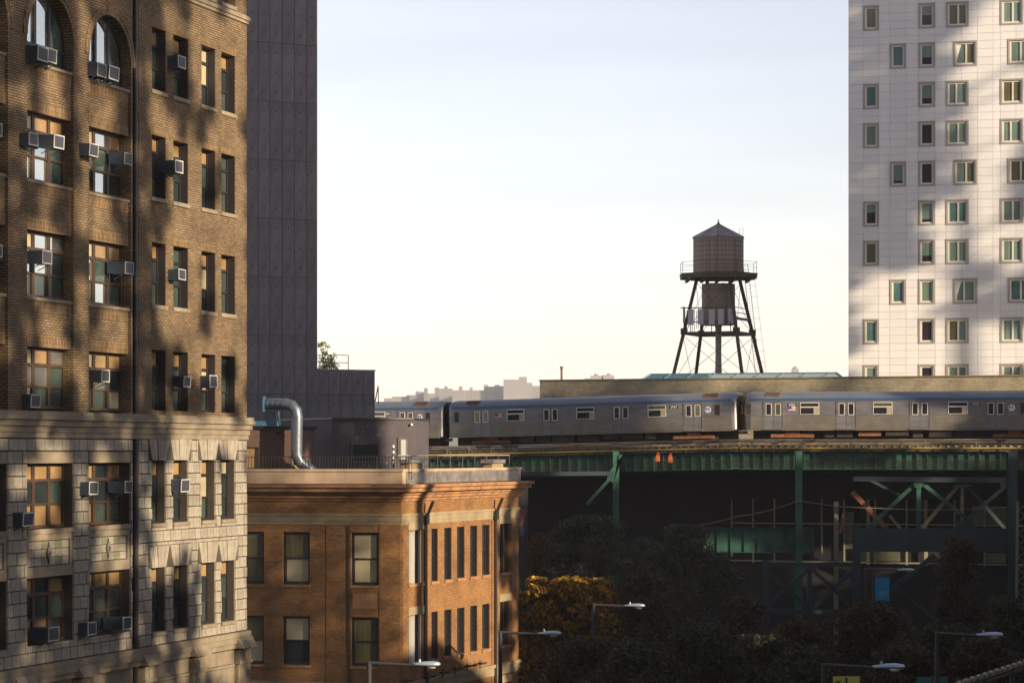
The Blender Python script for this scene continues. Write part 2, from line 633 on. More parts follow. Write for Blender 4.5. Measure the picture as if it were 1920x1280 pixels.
# ------------------------------------------------------------------ left building (tan brick over stone)
L_ = Fr(463, 95.2, 0.3095, 0.951)
LB = L_.root('office_building', 'tall tan brick office block over a stone base, arched windows and air conditioners, far left', 'building')
s = L_.s
RCOL = [(s(285), s(311)), (s(325), s(353)), (s(378), s(404)), (s(415), s(441))]
RTOP = [31.89 - 3.78 * k for k in range(4)]
RROW = [(t - 2.2, t) for t in RTOP[:3]] + [(18.42, RTOP[3])]
SROW = [(14.45, 16.66), (10.62, 12.88)]
BAY = [(s(51), s(138)), (s(167), s(245))]
bsp = BAY[1][0] - BAY[0][0]
BAY.insert(0, (BAY[0][0] - bsp - .15, BAY[0][1] - bsp - .15))
BAY.insert(0, (BAY[0][0] - bsp, BAY[0][1] - bsp))
NOTCH = (s(248.5), s(260))
SPRING = 30.22
BROW = [(25.65, 27.83), (21.92, 24.05), (18.36, 20.33)]     # brick bay windows
ARCH_SILL = 29.44
SBROW = [(14.5, 16.6), (10.8, 12.93)]                       # stone bay windows
XL, ZTOP = s(0) - 9.0, 42.0
GY = 0.36

b = MB()
holes = []
for c in RCOL:
    for r in RROW:
        holes.append((c[0], c[1], r[0], r[1], 0.5))
    holes.append((c[0], c[1], 33.75, 35.9, 0.5))
    holes.append((c[0], c[1], 37.5, 39.7, 0.5))
for c in BAY:
    holes.append((c[0], c[1], 18.3, SPRING + 1.9, 0.0))
holes.append((NOTCH[0], NOTCH[1], 18.3, ZTOP, 0.45))
wall(b, XL, 0, 18.0, ZTOP, holes)
b.quad((0, 0, 0), (0, 14, 0), (0, 14, ZTOP), (0, 0, ZTOP))
b.quad((XL, 0, 0), (XL, 0, ZTOP), (XL, 14, ZTOP), (XL, 14, 0))
b.quad((XL, 14, 0), (XL, 14, ZTOP), (0, 14, ZTOP), (0, 14, 0))
b.quad((XL, 0, ZTOP), (0, 0, ZTOP), (0, 14, ZTOP), (XL, 14, ZTOP))
b.quad((NOTCH[0], .45, 10), (NOTCH[1], .45, 10), (NOTCH[1], .45, ZTOP), (NOTCH[0], .45, ZTOP))
for c in BAY:      # arch heads
    xc, rr = (c[0] + c[1]) / 2, (c[1] - c[0]) / 2
    n = 18
    arc = [(xc - rr * math.cos(math.pi * i / n), SPRING + rr * math.sin(math.pi * i / n)) for i in range(n + 1)]
    top = SPRING + 1.9
    for i in range(n):
        (x0, z0), (x1, z1) = arc[i], arc[i + 1]
        b.quad((x0, 0, z0), (x1, 0, z1), (x1, 0, top), (x0, 0, top))
        b.quad((x0, 0, z0), (x0, .5, z0), (x1, .5, z1), (x1, 0, z1))
    b.quad((c[0], 0, 18.3), (c[0], 0, SPRING), (c[0], .5, SPRING), (c[0], .5, 18.3))
    b.quad((c[1], 0, 18.3), (c[1], .5, 18.3), (c[1], .5, SPRING), (c[1], 0, SPRING))
b.build('brick_wall', 'brick_tan', LB)
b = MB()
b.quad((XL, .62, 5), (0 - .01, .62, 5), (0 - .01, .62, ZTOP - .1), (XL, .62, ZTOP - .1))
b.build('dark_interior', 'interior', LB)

# arch rings, spandrels
for c in BAY:
    xc, rr = (c[0] + c[1]) / 2, (c[1] - c[0]) / 2
    for (ra, rb, yy) in ((rr, rr + .17, -.025), (rr + .175, rr + .30, -.04)):
        b = MB()
        n = 22
        for i in range(n):
            t0, t1 = math.pi * i / n, math.pi * (i + 1) / n
            q = []
            for yv in (yy, .02):
                for t, r_ in ((t0, ra), (t1, ra), (t1, rb), (t0, rb)):
                    q.append((xc - r_ * math.cos(t), yv, SPRING + r_ * math.sin(t)))
            b.add(q, [(0, 1, 2, 3), (0, 4, 5, 1), (3, 2, 6, 7), (1, 5, 6, 2), (0, 3, 7, 4)])
        b.build('arch_ring', 'brick_soldier', LB)
    for z0, z1 in ((27.83, ARCH_SILL - .1), (24.05, 25.57), (20.33, 21.84)):
        h = z1 - z0
        b = MB()
        b.box(c[0] + .01, c[1] - .01, .10, .5, z0, z1)
        sp_ = b.build('spandrel', 'brick_tan', LB)
        b = MB()
        b.box(c[0] + .012, c[1] - .012, .082, .2, z0 + .0, z0 + .36)
        b.box(c[0] + .012, c[1] - .012, .082, .2, z1 - .36, z1 - .0)
        b.build('soldier_course', 'brick_soldier', sp_)
    for z1 in (ARCH_SILL, 25.65, 21.92):
        b = MB()
        b.box(c[0] + .005, c[1] - .005, .03, .5, z1 - .1, z1 - .005)
        b.build('sill', 'stone_trim', LB)
for c in RCOL:
    for r in RROW[:3] + [(33.75, 35.9)]:
        b = MB()
        b.box(c[0] - .08, c[1] + .08, -.05, .4, r[0] - .13, r[0] + .01)
        b.build('sill', 'stone_trim', LB)
        b = MB()
        b.box(c[0] - .12, c[1] + .12, -.012, .05, r[1] + .003, r[1] + .24)
        b.build('lintel', 'brick_soldier', LB)


# windows
def sash(parent, x0, x1, z0, z1, y, kinds, fm, transom=0.5, meet=0.5, fw=.055):
    """frame bars + panes (transom light, upper sash, lower sash)"""
    zt = z1 - transom
    zm = z0 + (zt - z0) * meet
    b = MB()
    b.box(x0, x0 + fw, y - .06, y + .05, z0, z1)
    b.box(x1 - fw, x1, y - .06, y + .05, z0, z1)
    b.box(x0 + fw, x1 - fw, y - .06, y + .05, z1 - fw, z1)
    b.box(x0 + fw, x1 - fw, y - .06, y + .05, z0, z0 + fw * 1.3)
    if transom > 0.05:
        b.box(x0 + fw, x1 - fw, y - .07, y + .05, zt - .05, zt + .05)
    b.box(x0 + fw, x1 - fw, y - .045, y + .05, zm - .035, zm + .035)
    w = b.build('window', fm, parent)
    if transom > 0.05:
        pane(w, x0 + fw, x1 - fw, zt + .05, z1 - fw, y, kinds[0])
    pane(w, x0 + fw, x1 - fw, zm + .035, zt - (.05 if transom > .05 else fw), y + .0, kinds[1])
    pane(w, x0 + fw + .02, x1 - fw - .02, z0 + fw * 1.3, zm - .035, y + .018, kinds[2])
    return w


for c in RCOL:          # black strips painting in the shade of the right jambs
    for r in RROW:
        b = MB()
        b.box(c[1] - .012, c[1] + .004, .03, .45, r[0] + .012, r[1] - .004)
        b.build('jamb_shade', 'black_frame', LB)
rnd = random.Random(3)
for ci, c in enumerate(RCOL):
    for ri, r in enumerate(RROW + SROW + [(33.75, 35.9), (37.5, 39.7)]):
        k0 = rnd.choice(['shade_tan'] * 4 + ['blind_cream', 'glass_green'])
        k1 = rnd.choice(['glass_green', 'glass_green', 'glass_dark', 'blind_cream'] if ci > 1 else ['glass_green', 'glass_dark', 'glass_dark'])
        k2 = rnd.choice(['glass_dark', 'glass_dark', 'glass_green'])
        sash(LB, c[0] + .005, c[1] - .005, r[0] + .01, r[1] - .005, GY, (k0, k1, k2), 'black_frame', 0.55)
for bi, c in enumerate(BAY):
    for ri, r in enumerate(BROW + SBROW):
        w3 = (c[1] - c[0]) / 3
        for k in range(3):
            if ri < 3:
                k0 = ['blind_cream', 'shade_tan', 'shade_tan'][k] if rnd.random() < .75 else 'glass_sky'
                k1 = 'glass_sky' if (k < 2 and rnd.random() < .8) else rnd.choice(['glass_green', 'glass_dark'])
                k2 = 'glass_sky' if (k < 2 and rnd.random() < .75) else rnd.choice(['glass_green', 'glass_dark'])
                if ri == 2:
                    k2 = rnd.choice(['glass_green', 'blind_cream', 'glass_dark'])
            else:
                k0 = rnd.choice(['shade_tan', 'shade_tan', 'glass_dark'])
                k1 = rnd.choice(['glass_green', 'glass_green', 'glass_dark'])
                k2 = rnd.choice(['glass_dark', 'glass_green', 'shade_tan'])
            sash(LB, c[0] + w3 * k + .004, c[0] + w3 * (k + 1) - .004, r[0] + .005, r[1] - .005, GY + .04, (k0, k1, k2),
                 'brown_frame', 0.55, fw=.075)
    # arched window: two tall lights with curved heads over two small sashes, dark side light
    xc, rr = (c[0] + c[1]) / 2, (c[1] - c[0]) / 2 - .02
    b = MB()
    n = 16
    for i in range(n):
        t0, t1 = math.pi * i / n, math.pi * (i + 1) / n
        q = []
        for yv in (GY - .05, GY + .1):
            for t, r_ in ((t0, rr - .1), (t1, rr - .1), (t1, rr), (t0, rr)):
                q.append((xc - r_ * math.cos(t), yv, SPRING + r_ * math.sin(t)))
        b.add(q, [(0, 1, 2, 3), (0, 4, 5, 1), (3, 2, 6, 7)])
    for xm in (-.5, .5):
        hh = math.sqrt(1 - (xm * .6) ** 2) * rr
        b.box(xc + xm * rr * .62 - .07, xc + xm * rr * .62 + .07, GY - .06, GY + .06, ARCH_SILL, SPRING + hh - .03)
    for sg in (-1, 1):
        xa, xb = sorted((xc + sg * (rr - .09), xc + sg * rr))
        b.box(xa, xb, GY - .05, GY + .1, ARCH_SILL, SPRING)
    b.box(xc - rr, xc + rr, GY - .055, GY + .05, 30.0, 30.1)
    b.box(xc - rr, xc + rr, GY - .055, GY + .05, ARCH_SILL, ARCH_SILL + .1)
    w = b.build('window', 'black_frame', LB)
    cuts = [xc - rr + .09, xc - .31 * rr - .07, xc - .31 * rr + .07, xc + .31 * rr - .07, xc + .31 * rr + .07, xc + rr - .09]
    for k in range(3):
        xa, xb = cuts[2 * k], cuts[2 * k + 1]
        kind = ['glass_sky', 'glass_sky', 'glass_green'][k]
        pane(w, xa + .05, xb - .05, ARCH_SILL + .1, 30.0, GY + .01, kind if rnd.random() < .8 else 'glass_dark')
        b = MB()
        m_ = 8
        top = []
        for i in range(m_ + 1):
            x = xa + (xb - xa) * i / m_
            top.append((x, GY + .01, SPRING + math.sqrt(max(0.0, (rr - .1) ** 2 - (x - xc) ** 2))))
        for i in range(m_):
            if top[i][2] > 30.1 or top[i + 1][2] > 30.1:
                b.quad((top[i][0], GY + .01, 30.1), (top[i + 1][0], GY + .01, 30.1), top[i + 1], top[i])
        b.build('pane', kind, w)

# downspout in the notch
b = MB()
xp = NOTCH[0] + .32
b.tube((xp, .05, 8), (xp, .05, ZTOP), .085, 10)
for zz in np.arange(10, 41, 3.78):
    b.tube((xp, .05, zz), (xp, .05, zz + .12), .11, 10)
b.build('downspout', 'black_frame', LB)


def course(name, prof, m, x0=XL, x1=0.0, parent=LB):
    """string course: list of (z0, z1, projection)"""
    b = MB()
    for z0, z1, pr in prof:
        b.box(x0, x1 + pr, -pr, .3, z0, z1)
    return b.build(name, m, parent)


course('cornice', [(17.42, 17.6, .05), (17.604, 17.8, .09), (17.804, 18.0, .17), (18.004, 18.14, .26), (18.144, 18.27, .21)], 'stone_trim')
course('string_course', [(33.28, 33.40, .06), (33.404, 33.56, .11)], 'stone_trim', x0=NOTCH[1])
course('string_course', [(9.55, 9.75, .10), (9.754, 9.95, .18), (9.954, 10.15, .13)], 'stone_trim')

# ---- stone storeys: backing wall with openings, blocks laid on it
SZ0, SZ1 = 10.17, 17.40
b = MB()
sh = [(c[0], c[1], r[0], r[1], .5) for c in RCOL for r in SROW] + [(c[0], c[1], r[0], r[1], .5) for c in BAY for r in SBROW] + \
     [(NOTCH[0], NOTCH[1], SZ0, SZ1, .45)]
wall(b, XL, -.03, SZ0 - .3, SZ1 + .3, sh + [(c[0], c[1], 12.93, 14.5, .3) for c in BAY], y=.06)
b.build('stone_wall', 'stone_joint', LB)
b = MB()
wall(b, XL, -.03, 0, SZ0 - .31, [], y=.12)
b.build('base_wall', 'stone_trim', LB)

CH = (SZ1 - SZ0) / 18
rects = []


def sub(x0, x1, z0, z1):
    """subtract openings and panels from a block, keep the pieces"""
    out = [(x0, x1, z0, z1)]
    for h in blocked:
        nx = []
        for (a, c_, d, e) in out:
            if h[1] <= a or h[0] >= c_ or h[3] <= d or h[2] >= e:
                nx.append((a, c_, d, e))
                continue
            zc0, zc1 = max(d, h[2]), min(e, h[3])
            if h[0] > a:
                nx.append((a, h[0], d, e))
            if h[1] < c_:
                nx.append((h[1], c_, d, e))
            xa, xb = max(a, h[0]), min(c_, h[1])
            if zc0 > d:
                nx.append((xa, xb, d, zc0))
            if zc1 < e:
                nx.append((xa, xb, zc1, e))
        out = nx
    return out


blocked = [h[:4] for h in sh]
for c in RCOL:
    for r in SROW:
        blocked.append((c[0] - .3, c[1] + .3, r[1], r[1] + .78))
        blocked.append((c[0] - .05, c[1] + .05, r[0] - .14, r[0]))
for c in BAY:
    blocked.append((c[0], c[1], 16.6, 16.98))
    blocked.append((c[0], c[1], 12.93, 14.5))
for k in range(18):
    z0 = SZ0 + k * CH
    x = XL + (k % 2) * .27
    while x < -.0:
        w = rnd.choice([.46, .54, .54, .62])
        for q in sub(x, min(x + w, -.0), z0, z0 + CH):
            if q[1] - q[0] > .07 and q[3] - q[2] > .06:
                rects.append(q)
        x += w
UB = unit_block().mesh('block', 'stone')


def area(q):
    sx = (q[0] + q[1]) / 2
    if sx < s(0) - .2:
        return -1
    return (q[1] - q[0]) * (q[3] - q[2]) / (L_.O.y + sx * L_.u.y) ** 2


rects.sort(key=area, reverse=True)
JG = .012
for q in rects[:300]:
    put('block', UB, LB, (q[0] + JG, rnd.uniform(-.022, .004), q[2] + JG), None, (q[1] - q[0] - 2 * JG, .09, q[3] - q[2] - 2 * JG))
b = MB()
for q in rects[300:]:
    y0 = rnd.uniform(-.022, .004)
    b.box(q[0] + JG, q[1] - JG, y0, .07, q[2] + JG, q[3] - JG)
tag(b.build('blocks', 'stone', LB), kind='stuff')

for c in RCOL:      # flat arches of wedge stones and sills
    for r in SROW:
        n = 5
        z0, z1 = r[1] + .01, r[1] + .77
        for k in range(n):
            def xx(t, wide):
                return (c[0] - wide) + (c[1] - c[0] + 2 * wide) * t / n
            b = MB()
            g_ = .012
            f4 = [(xx(k, 0) + g_, z0), (xx(k + 1, 0) - g_, z0), (xx(k + 1, .29) - g_, z1), (xx(k, .29) + g_, z1)]
            yv = -.02 - (.02 if k == 2 else 0)
            b.add([(x, yv, z) for x, z in f4] + [(x, .07, z) for x, z in f4],
                  [(0, 1, 2, 3), (0, 4, 5, 1), (1, 5, 6, 2), (2, 6, 7, 3), (3, 7, 4, 0)])
            b.build('wedge_stone', 'stone', LB)
        b = MB()
        b.box(c[0] - .05, c[1] + .05, -.07, .4, r[0] - .135, r[0] - .004)
        b.build('sill', 'stone_trim', LB)
for c in BAY:
    b = MB()
    b.box(c[0] + .004, c[1] - .004, .0, .4, 16.605, 16.97)
    b.build('lintel', 'stone_trim', LB)
    for zz in (14.36,):
        b = MB()
        b.box(c[0] + .004, c[1] - .004, -.02, .45, 14.34, 14.495)
        b.build('sill', 'stone_trim', LB)
    b = MB()
    b.box(c[0] + .004, c[1] - .004, .12, .45, 12.935, 14.335)
    pn = b.build('panel', 'stone_joint', LB)
    b = MB()
    for (a0, a1, d0, d1) in ((c[0] + .01, c[1] - .01, 12.94, 13.28), (c[0] + .01, c[1] - .01, 14.12, 14.33)):
        b.box(a0, a1, .03, .2, d0, d1)
    b.box(c[0] + .01, c[0] + .16, .04, .2, 13.285, 14.115)
    b.box(c[1] - .16, c[1] - .01, .04, .2, 13.285, 14.115)
    b.build('panel_frame', 'stone_trim', pn)
    nt_ = 6
    for k in range(nt_):
        for j in range(3):
            if j != 1 and k in (2, 4):
                mname = 'el_pale'
            else:
                mname = 'stone'
            x0 = c[0] + .18 + (c[1] - c[0] - .36) * k / nt_
            x1 = c[0] + .18 + (c[1] - c[0] - .36) * (k + 1) / nt_
            z0 = 13.3 + .8 * j / 3
            put('tile', UB if mname == 'stone' else bpy.data.meshes.get('tile_olive') or unit_block().mesh('tile_olive', mname), pn,
                (x0 + .008, .085, z0 + .008), None, (x1 - x0 - .016, .05, .8 / 3 - .016))
    xc = (c[0] + c[1]) / 2
    for (rx, rz, y0, mname) in ((.17, .36, .06, 'stone_joint'), (.10, .22, .04, 'stone'), (.05, .1, .025, 'brown_frame')):
        b = MB()
        pts = [(xc - rx, 13.7), (xc, 13.7 - rz), (xc + rx, 13.7), (xc, 13.7 + rz)]
        b.add([(x, y0, z) for x, z in pts] + [(x, .1, z) for x, z in pts], [(0, 1, 2, 3), (0, 4, 5, 1), (1, 5, 6, 2), (2, 6, 7, 3), (3, 7, 4, 0)])
        b.build('diamond', mname, pn)

# ---- base: pilasters with hoods, panels and colonnettes
for (a, c_) in ((s(440), s(463)), (s(355), s(377)), (s(262), s(283)), (s(140), s(166)), (s(22), s(50))):
    b = MB()
    b.box(a, c_ - .02, -.16, .15, 0, 9.3)
    b.box(a - .05, c_ + .03, -.24, .15, 8.95, 9.08)
    b.box(a + .02, c_ - .04, -.20, .15, 9.08, 9.5)
    pi = b.build('pilaster', 'stone_trim', LB)
    b = MB()
    m_ = (a + c_) / 2
    b.extr([(-.42, 9.56), (-.2, 9.9), (.1, 9.9), (.1, 9.56)], a - .12, c_ + .1)
    b.build('hood', 'stone_trim', pi, fix=True)
    b = MB()
    b.box(m_ - .1, m_ + .1, -.23, -.19, 9.12, 9.4)
    b.build('boss', 'stone', pi)
for (a, c_) in ((s(285), s(353)), (s(379), s(438))):
    b = MB()
    b.box(a, c_, -.03, .2, 8.05, 8.86)
    b.box(a, c_, -.06, .2, 8.88, 8.98)
    b.box(a, c_, -.02, .2, 9.0, 9.5)
    b.build('frieze', 'stone_trim', LB)
    b = MB()
    b.box(a, c_, .10, .2, 5.0, 8.04)
    rec = b.build('recess', 'interior', LB)
    n = 4
    for k in range(n + 1):
        x = a + .15 + (c_ - a - .3) * k / n
        b = MB()
        b.lathe((x, .0, 5.0), [(.13, 0), (.13, .2), (.085, .3), (.075, 2.6), (.11, 2.7), (.09, 2.76), (.15, 2.86), (.16, 3.03)], 10)
        b.build('colonnette', 'stone_trim', rec, smooth=True)

# ---- window air conditioners
AC = empty('air_conditioner', (0, 0, 0), L_.rz)
b = MB()
b.box(-.31, .31, -.50, .38, .02, .44)
case = b.build('casing', 'ac_case', AC)
b = MB()
for k in range(5):
    b.box(-.318, -.31, -.40, -.08, .09 + k * .065, .115 + k * .065)
b.build('louvre', 'ac_grille', case)
b = MB()
for (x0, x1, z0, z1) in ((-.33, .33, 0, .04), (-.33, .33, .42, .46), (-.33, -.295, .04, .42), (.295, .33, .04, .42)):
    b.box(x0, x1, -.53, -.498, z0, z1)
b.build('front_frame', 'ac_frame', AC)
b = MB()
b.box(-.295, .295, -.512, -.50, .04, .42)
gr = b.build('grille', 'ac_grille', AC)
b = MB()
for k in range(9):
    b.box(-.27, .27, -.52, -.513, .07 + k * .037, .083 + k * .037)
b.build('grille_fins', 'ac_case', gr)
for x in (-.3, .3):
    b = MB()
    b.bar((x, -.46, .0), (x, .05, -.2), .025, .025)
    b.bar((x, -.46, .0), (x, .1, .0), .025, .03)
    b.build('bracket', 'ac_case', AC)
ACS = [(85, 100, 'left of two in the arched window nearest the left edge'), (105, 103, 'right of two in the arched window nearest the left edge'),
       (199, 130, 'left of two in the second arched window'), (221, 136, 'right of two in the second arched window'),
       (346, 116, 'in the highest narrow window right of the downspout'),
       (72, 259, 'left of two in the triple window below the left arch'), (116, 264, 'right of two in the triple window below the left arch'),
       (183, 279, 'left of two in the triple window below the second arch'), (249, 295, 'right of two in the triple window below the second arch'),
       (342, 312, 'in a narrow brick window, second storey from the top of the picture'),
       (1, 240, 'cut off by the left picture edge, upper of the two there'), (1, 467, 'cut off by the left picture edge, lower of the two there'),
       (93, 481, 'alone in the triple window two storeys below the left arch'), (249, 501, 'alone in the triple window two storeys below the second arch'),
       (346, 513, 'in a narrow brick window, third storey from the top of the picture'),
       (76, 749, 'low in the triple window just above the cornice at far left'), (203, 703, 'in the middle of the triple window above the cornice beside the downspout'),
       (354, 712, 'in a narrow window above the cornice, left of a neighbouring unit'), (407, 715, 'in a narrow window above the cornice, nearest the building corner'),
       (61, 971, 'at the lower left of a triple window in the upper stone storey'), (184, 914, 'left of two in the upper stone triple window'),
       (249, 911, 'right of two in the upper stone triple window'), (353, 909, 'in a narrow window of the upper stone storey'),
       (108, 1188, 'alone in the lower stone triple window at far left'), (180, 1177, 'left of two in the lower stone triple window'),
       (243, 1167, 'right of two in the lower stone triple window')]
for i, (px, py, lab) in enumerate(ACS):
    o = AC if i == 0 else copy_tree(AC)
    ss = s(px, -.53)
    w_ = L_.world(ss, 0, L_.z(px, py, -.53) - .23)
    o.location = w_
    k = rnd.uniform(.84, 1.02)
    o.scale = (k * rnd.uniform(.95, 1.1), rnd.uniform(.66, .9), k)
    o.rotation_euler = (R(rnd.uniform(-1, 4)), R(rnd.uniform(-1.2, 1.2)), L_.rz)
    tag(o, 'window air conditioner ' + lab, 'air conditioner', 'window air conditioners')

# ------------------------------------------------------------------ dark concrete tower with a low wing
T_ = Fr(594, 150, 0.894, 0.447)
TB = T_.root('concrete_tower', 'tall windowless dark grey concrete tower with tie holes and a low wing', 'building')
s = T_.s
XT = [s(p) for p in (415, 438, 461, 484, 506, 529, 552, 575, 594)]
XW = [s(p) for p in (594, 616, 638, 660, 682, 703)]
ZJ = [20.4 + 3.49 * k for k in range(-6, 11)]
b = MB()
b.box(XT[0] - 6, 0, .05, 12, 0, ZJ[-1])
b.box(0, XW[-1], .052, 9, 0, 21.85)
b.build('core', 'joint_dark', TB)


def cpanel(w, h, nh):
    b = MB()
    g_ = .012
    b.box(g_, w - g_, 0, .06, g_, h - g_)
    b.cur = 1
    for k in range(nh):
        zc = h * (k + .5) / nh
        n = 8
        b.add([(w / 2 + .045 * math.cos(2 * math.pi * i / n), -.004, zc + .045 * math.sin(2 * math.pi * i / n)) for i in range(n)], [tuple(range(n))])
    return b.mesh('concrete_panel', 'concrete_dark', 'tie_hole')


pm = {}
for i in range(len(XT) - 1):
    for j in range(len(ZJ) - 1):
        if ZJ[j + 1] < 14:
            continue
        w = XT[i + 1] - XT[i]
        key = round(w, 2)
        if key not in pm:
            pm[key] = cpanel(w, 3.49, 3)
        put('concrete_panel', pm[key], TB, (XT[i], random.uniform(-.012, .004), ZJ[j]))
for i in range(len(XW) - 1):
    for (z0, z1, nh) in ((16.91, 20.4, 3), (20.4, 21.85, 1)):
        put('concrete_panel', cpanel(XW[i + 1] - XW[i], z1 - z0, nh), TB, (XW[i], random.uniform(-.012, .004), z0))
b = MB()
b.box(.0, XW[-1] + .04, -.03, .3, 21.86, 21.93)
b.build('coping', 'concrete_dark', TB)
b = MB()
b.box(-.05, .03, .0, .12, 13, ZJ[-1])
b.build('edge_trim', 'sandstone', TB)
# roof railing and bush on the wing
RL = empty('roof_railing', T_.world(0.1, .5, 21.93), T_.rz, 'thin metal railing on the low concrete wing behind a bush', 'railing')
x1 = T_.s(653, .5) - .1
for z in (.42, .88):
    b = MB()
    b.tube((0, 0, z), (x1, 0, z), .022, 6)
    b.build('rail', 'conduit', RL)
for x in (0.02, x1 / 2, x1):
    b = MB()
    b.tube((x, 0, 0), (x, 0, .9), .025, 6)
    b.build('post', 'conduit', RL)
DV = empty('roof_davit', T_.world(XW[-1] - .05, .6, 20.0), T_.rz, 'small bent metal bracket on the right edge of the concrete wing', 'bracket')
b = MB()
b.tube((0, -.75, 0.0), (0.2, -.75, .95), .035, 6)
b.tube((0.2, -.75, .95), (.22, -.75, -.1), .03, 6)
b.build('arm', 'tower_steel', DV)

# ------------------------------------------------------------------ orange brick corner building
OA = Fr(752, 117, 0.973, -0.231)
OB = Fr(752, 117, 0.37, 0.929)
OR = OA.root('brick_building', 'low orange brick corner building with heavy cornice beside the stone office block', 'building')
dr = OB.rz - OA.rz
XA0 = -15.0
XB1 = OB.s(972)
RZ = [OB.z(808, y) for y in (991, 1090, 1147, 1236)]
AR = [(OA.z(600, 1096), OA.z(600, 997)), (OA.z(600, 1247), OA.z(600, 1155))]
BRr = [(RZ[1], RZ[0]), (RZ[3], RZ[2])]
AR += [(AR[1][0] - 3.95, AR[1][1] - 3.95)]
BRr += [(BRr[1][0] - 4.2, BRr[1][1] - 4.2)]
ACOL = [(OA.s(530), OA.s(581)), (OA.s(658), OA.s(709)), (OA.s(444), OA.s(495)), (OA.s(340), OA.s(391))]
BCOL = [(OB.s(766), OB.s(793)), (OB.s(809), OB.s(821)), (OB.s(833), OB.s(846.5)), (OB.s(857), OB.s(871)), (OB.s(881.5), OB.s(895)),
        (OB.s(904), OB.s(918)), (OB.s(937), OB.s(956))]
ZR = 15.45
wa = MB()
wall(wa, XA0, 0, 0, ZR, [(c[0], c[1], r[0], r[1], .32) for c in ACOL for r in AR])
wA = wa.build('front_wall', 'brick_orange', OR)
wb = MB()
wall(wb, 0, XB1, 0, ZR, [(c[0], c[1], r[0], r[1], .35) for c in BCOL for r in BRr])
wB = wb.build('side_wall', 'brick_orange', OR, (0, 0, 0), (0, 0, dr))
b = MB()
# rear closure, roof (in frame A)
e = Vector((XB1 * math.cos(dr), XB1 * math.sin(dr)))
pts = [(XA0, 0.6), (0.25, 0.6), (e.x - .5, e.y - .05), (XA0, e.y)]
b.prism(pts, 15.0, 15.6)
b.build('roof', 'roofing', OR)
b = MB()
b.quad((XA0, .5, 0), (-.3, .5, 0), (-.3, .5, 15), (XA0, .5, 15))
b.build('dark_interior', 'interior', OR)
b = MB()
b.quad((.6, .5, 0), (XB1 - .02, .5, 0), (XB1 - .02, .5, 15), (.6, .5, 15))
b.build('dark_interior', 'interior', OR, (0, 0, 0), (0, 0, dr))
b = MB()
b.quad((XB1, 0, 0), (XB1, 12, 0), (XB1, 12, ZR), (XB1, 0, ZR))
b.build('rear_wall', 'brick_orange', OR, (0, 0, 0), (0, 0, dr))


def oa_course(name, prof, m, par=OR):
    """mitred course round the corner: (z0, z1, projection)"""
    b = MB()
    for z0, z1, pr in prof:
        # corner mitre in frame A coordinates
        nB = Vector((math.sin(dr), -math.cos(dr)))
        tB = Vector((math.cos(dr), math.sin(dr)))
        # intersection of y=-pr and line B offset
        # point q = tB*t + nB*pr with q.y = -pr
        t = (-pr - nB.y * pr) / tB.y
        q = tB * t + nB * pr
        eB = tB * (XB1 + pr) + nB * pr
        iB = tB * (XB1 + pr) - nB * .25
        t2 = (.25 + nB.y * .25) / tB.y
        qi = tB * t2 - nB * .25
        b.prism([(XA0, -pr), (q.x, -pr), (eB.x, eB.y), (iB.x, iB.y), (qi.x, .25), (XA0, .25)], z0, z1)
    return b.build(name, m, par)


z = lambda y: OA.z(752, y)
oa_course('cornice', [(z(939), z(934), .08), (z(934) + .004, z(928), .20), (z(928) + .004, z(922), .30), (z(922) + .004, z(914), .55), (z(914) + .004, z(908), .66)],
          'terracotta_trim')
oa_course('parapet', [(ZR + .004, z(884), .10), (z(884) + .004, z(879), .15)], 'coping')
oa_course('stone_band', [(z(984), z(978), .03), (z(978) + .004, z(968), .05), (z(968) + .004, z(963), .08)], 'sandstone')
oa_course('ledge', [(OB.z(771, 1300), OB.z(771, 1284), .08), (OB.z(771, 1284) + .004, OB.z(771, 1277), .16)], 'sandstone')
# side parapet flashing in frame B
b = MB()
b.box(.3, XB1 - .1, -.16, -.105, ZR + .02, z(885))
b.build('flashing', 'flashing', OR, (0, 0, 0), (0, 0, dr))
# pilasters and gutters pipes
for (fr, rot, a, c_) in ((OA, 0, 612, 652), (OA, 0, 712, 752)):
    b = MB()
    b.box(fr.s(a), fr.s(c_) - (.0 if c_ < 752 else .03), -.035, .1, 0, z(985))
    b.build('pilaster', 'brick_orange', OR)
for (a, c_) in ((752.5, 764), (796, 806), (921, 936), (957, 971)):
    b = MB()
    b.box(OB.s(a) + .03, OB.s(c_), -.045, .1, 0, z(985) - .002)
    b.build('pilaster', 'brick_orange', OR, (0, 0, 0), (0, 0, dr))
b = MB()
b.tube((OA.s(654.5), -.06, 0), (OA.s(654.5), -.06, z(986)), .055, 8)
b.build('downpipe', 'black_frame', OR)
for px in (794.5, 925.5):
    b = MB()
    x = OB.s(px)
    b.tube((x, -.12, 0), (x, -.12, z(975)), .09, 8)
    b.box(x - .17, x + .17, -.24, .0, z(985), z(968))
    b.tube((x, -.12, z(975)), (x, -.5, z(941)), .08, 8)
    b.build('downpipe', 'black_frame', OR, (0, 0, 0), (0, 0, dr))
# windows, front
for ci, c in enumerate(ACOL):
    for ri, r in enumerate(AR):
        k1, k2 = [('pane_olive', 'blind_cream'), ('blind_cream', 'glass_dark'), ('pane_olive', 'pane_olive')][(ci + ri) % 3]
        if ci == 1 and ri == 0:
            k1, k2 = 'blind_cream', 'blind_cream'
        sash(OR, c[0] + .01, c[1] - .01, r[0] + .01, r[1] - .01, .2, (k1, k1, k2), 'black_frame', 0.0, .5, .11)
        b = MB()
        b.box(c[0] - .06, c[1] + .06, -.05, .3, r[0] - .12, r[0] + .005)
        b.build('sill', 'terracotta_trim', OR)
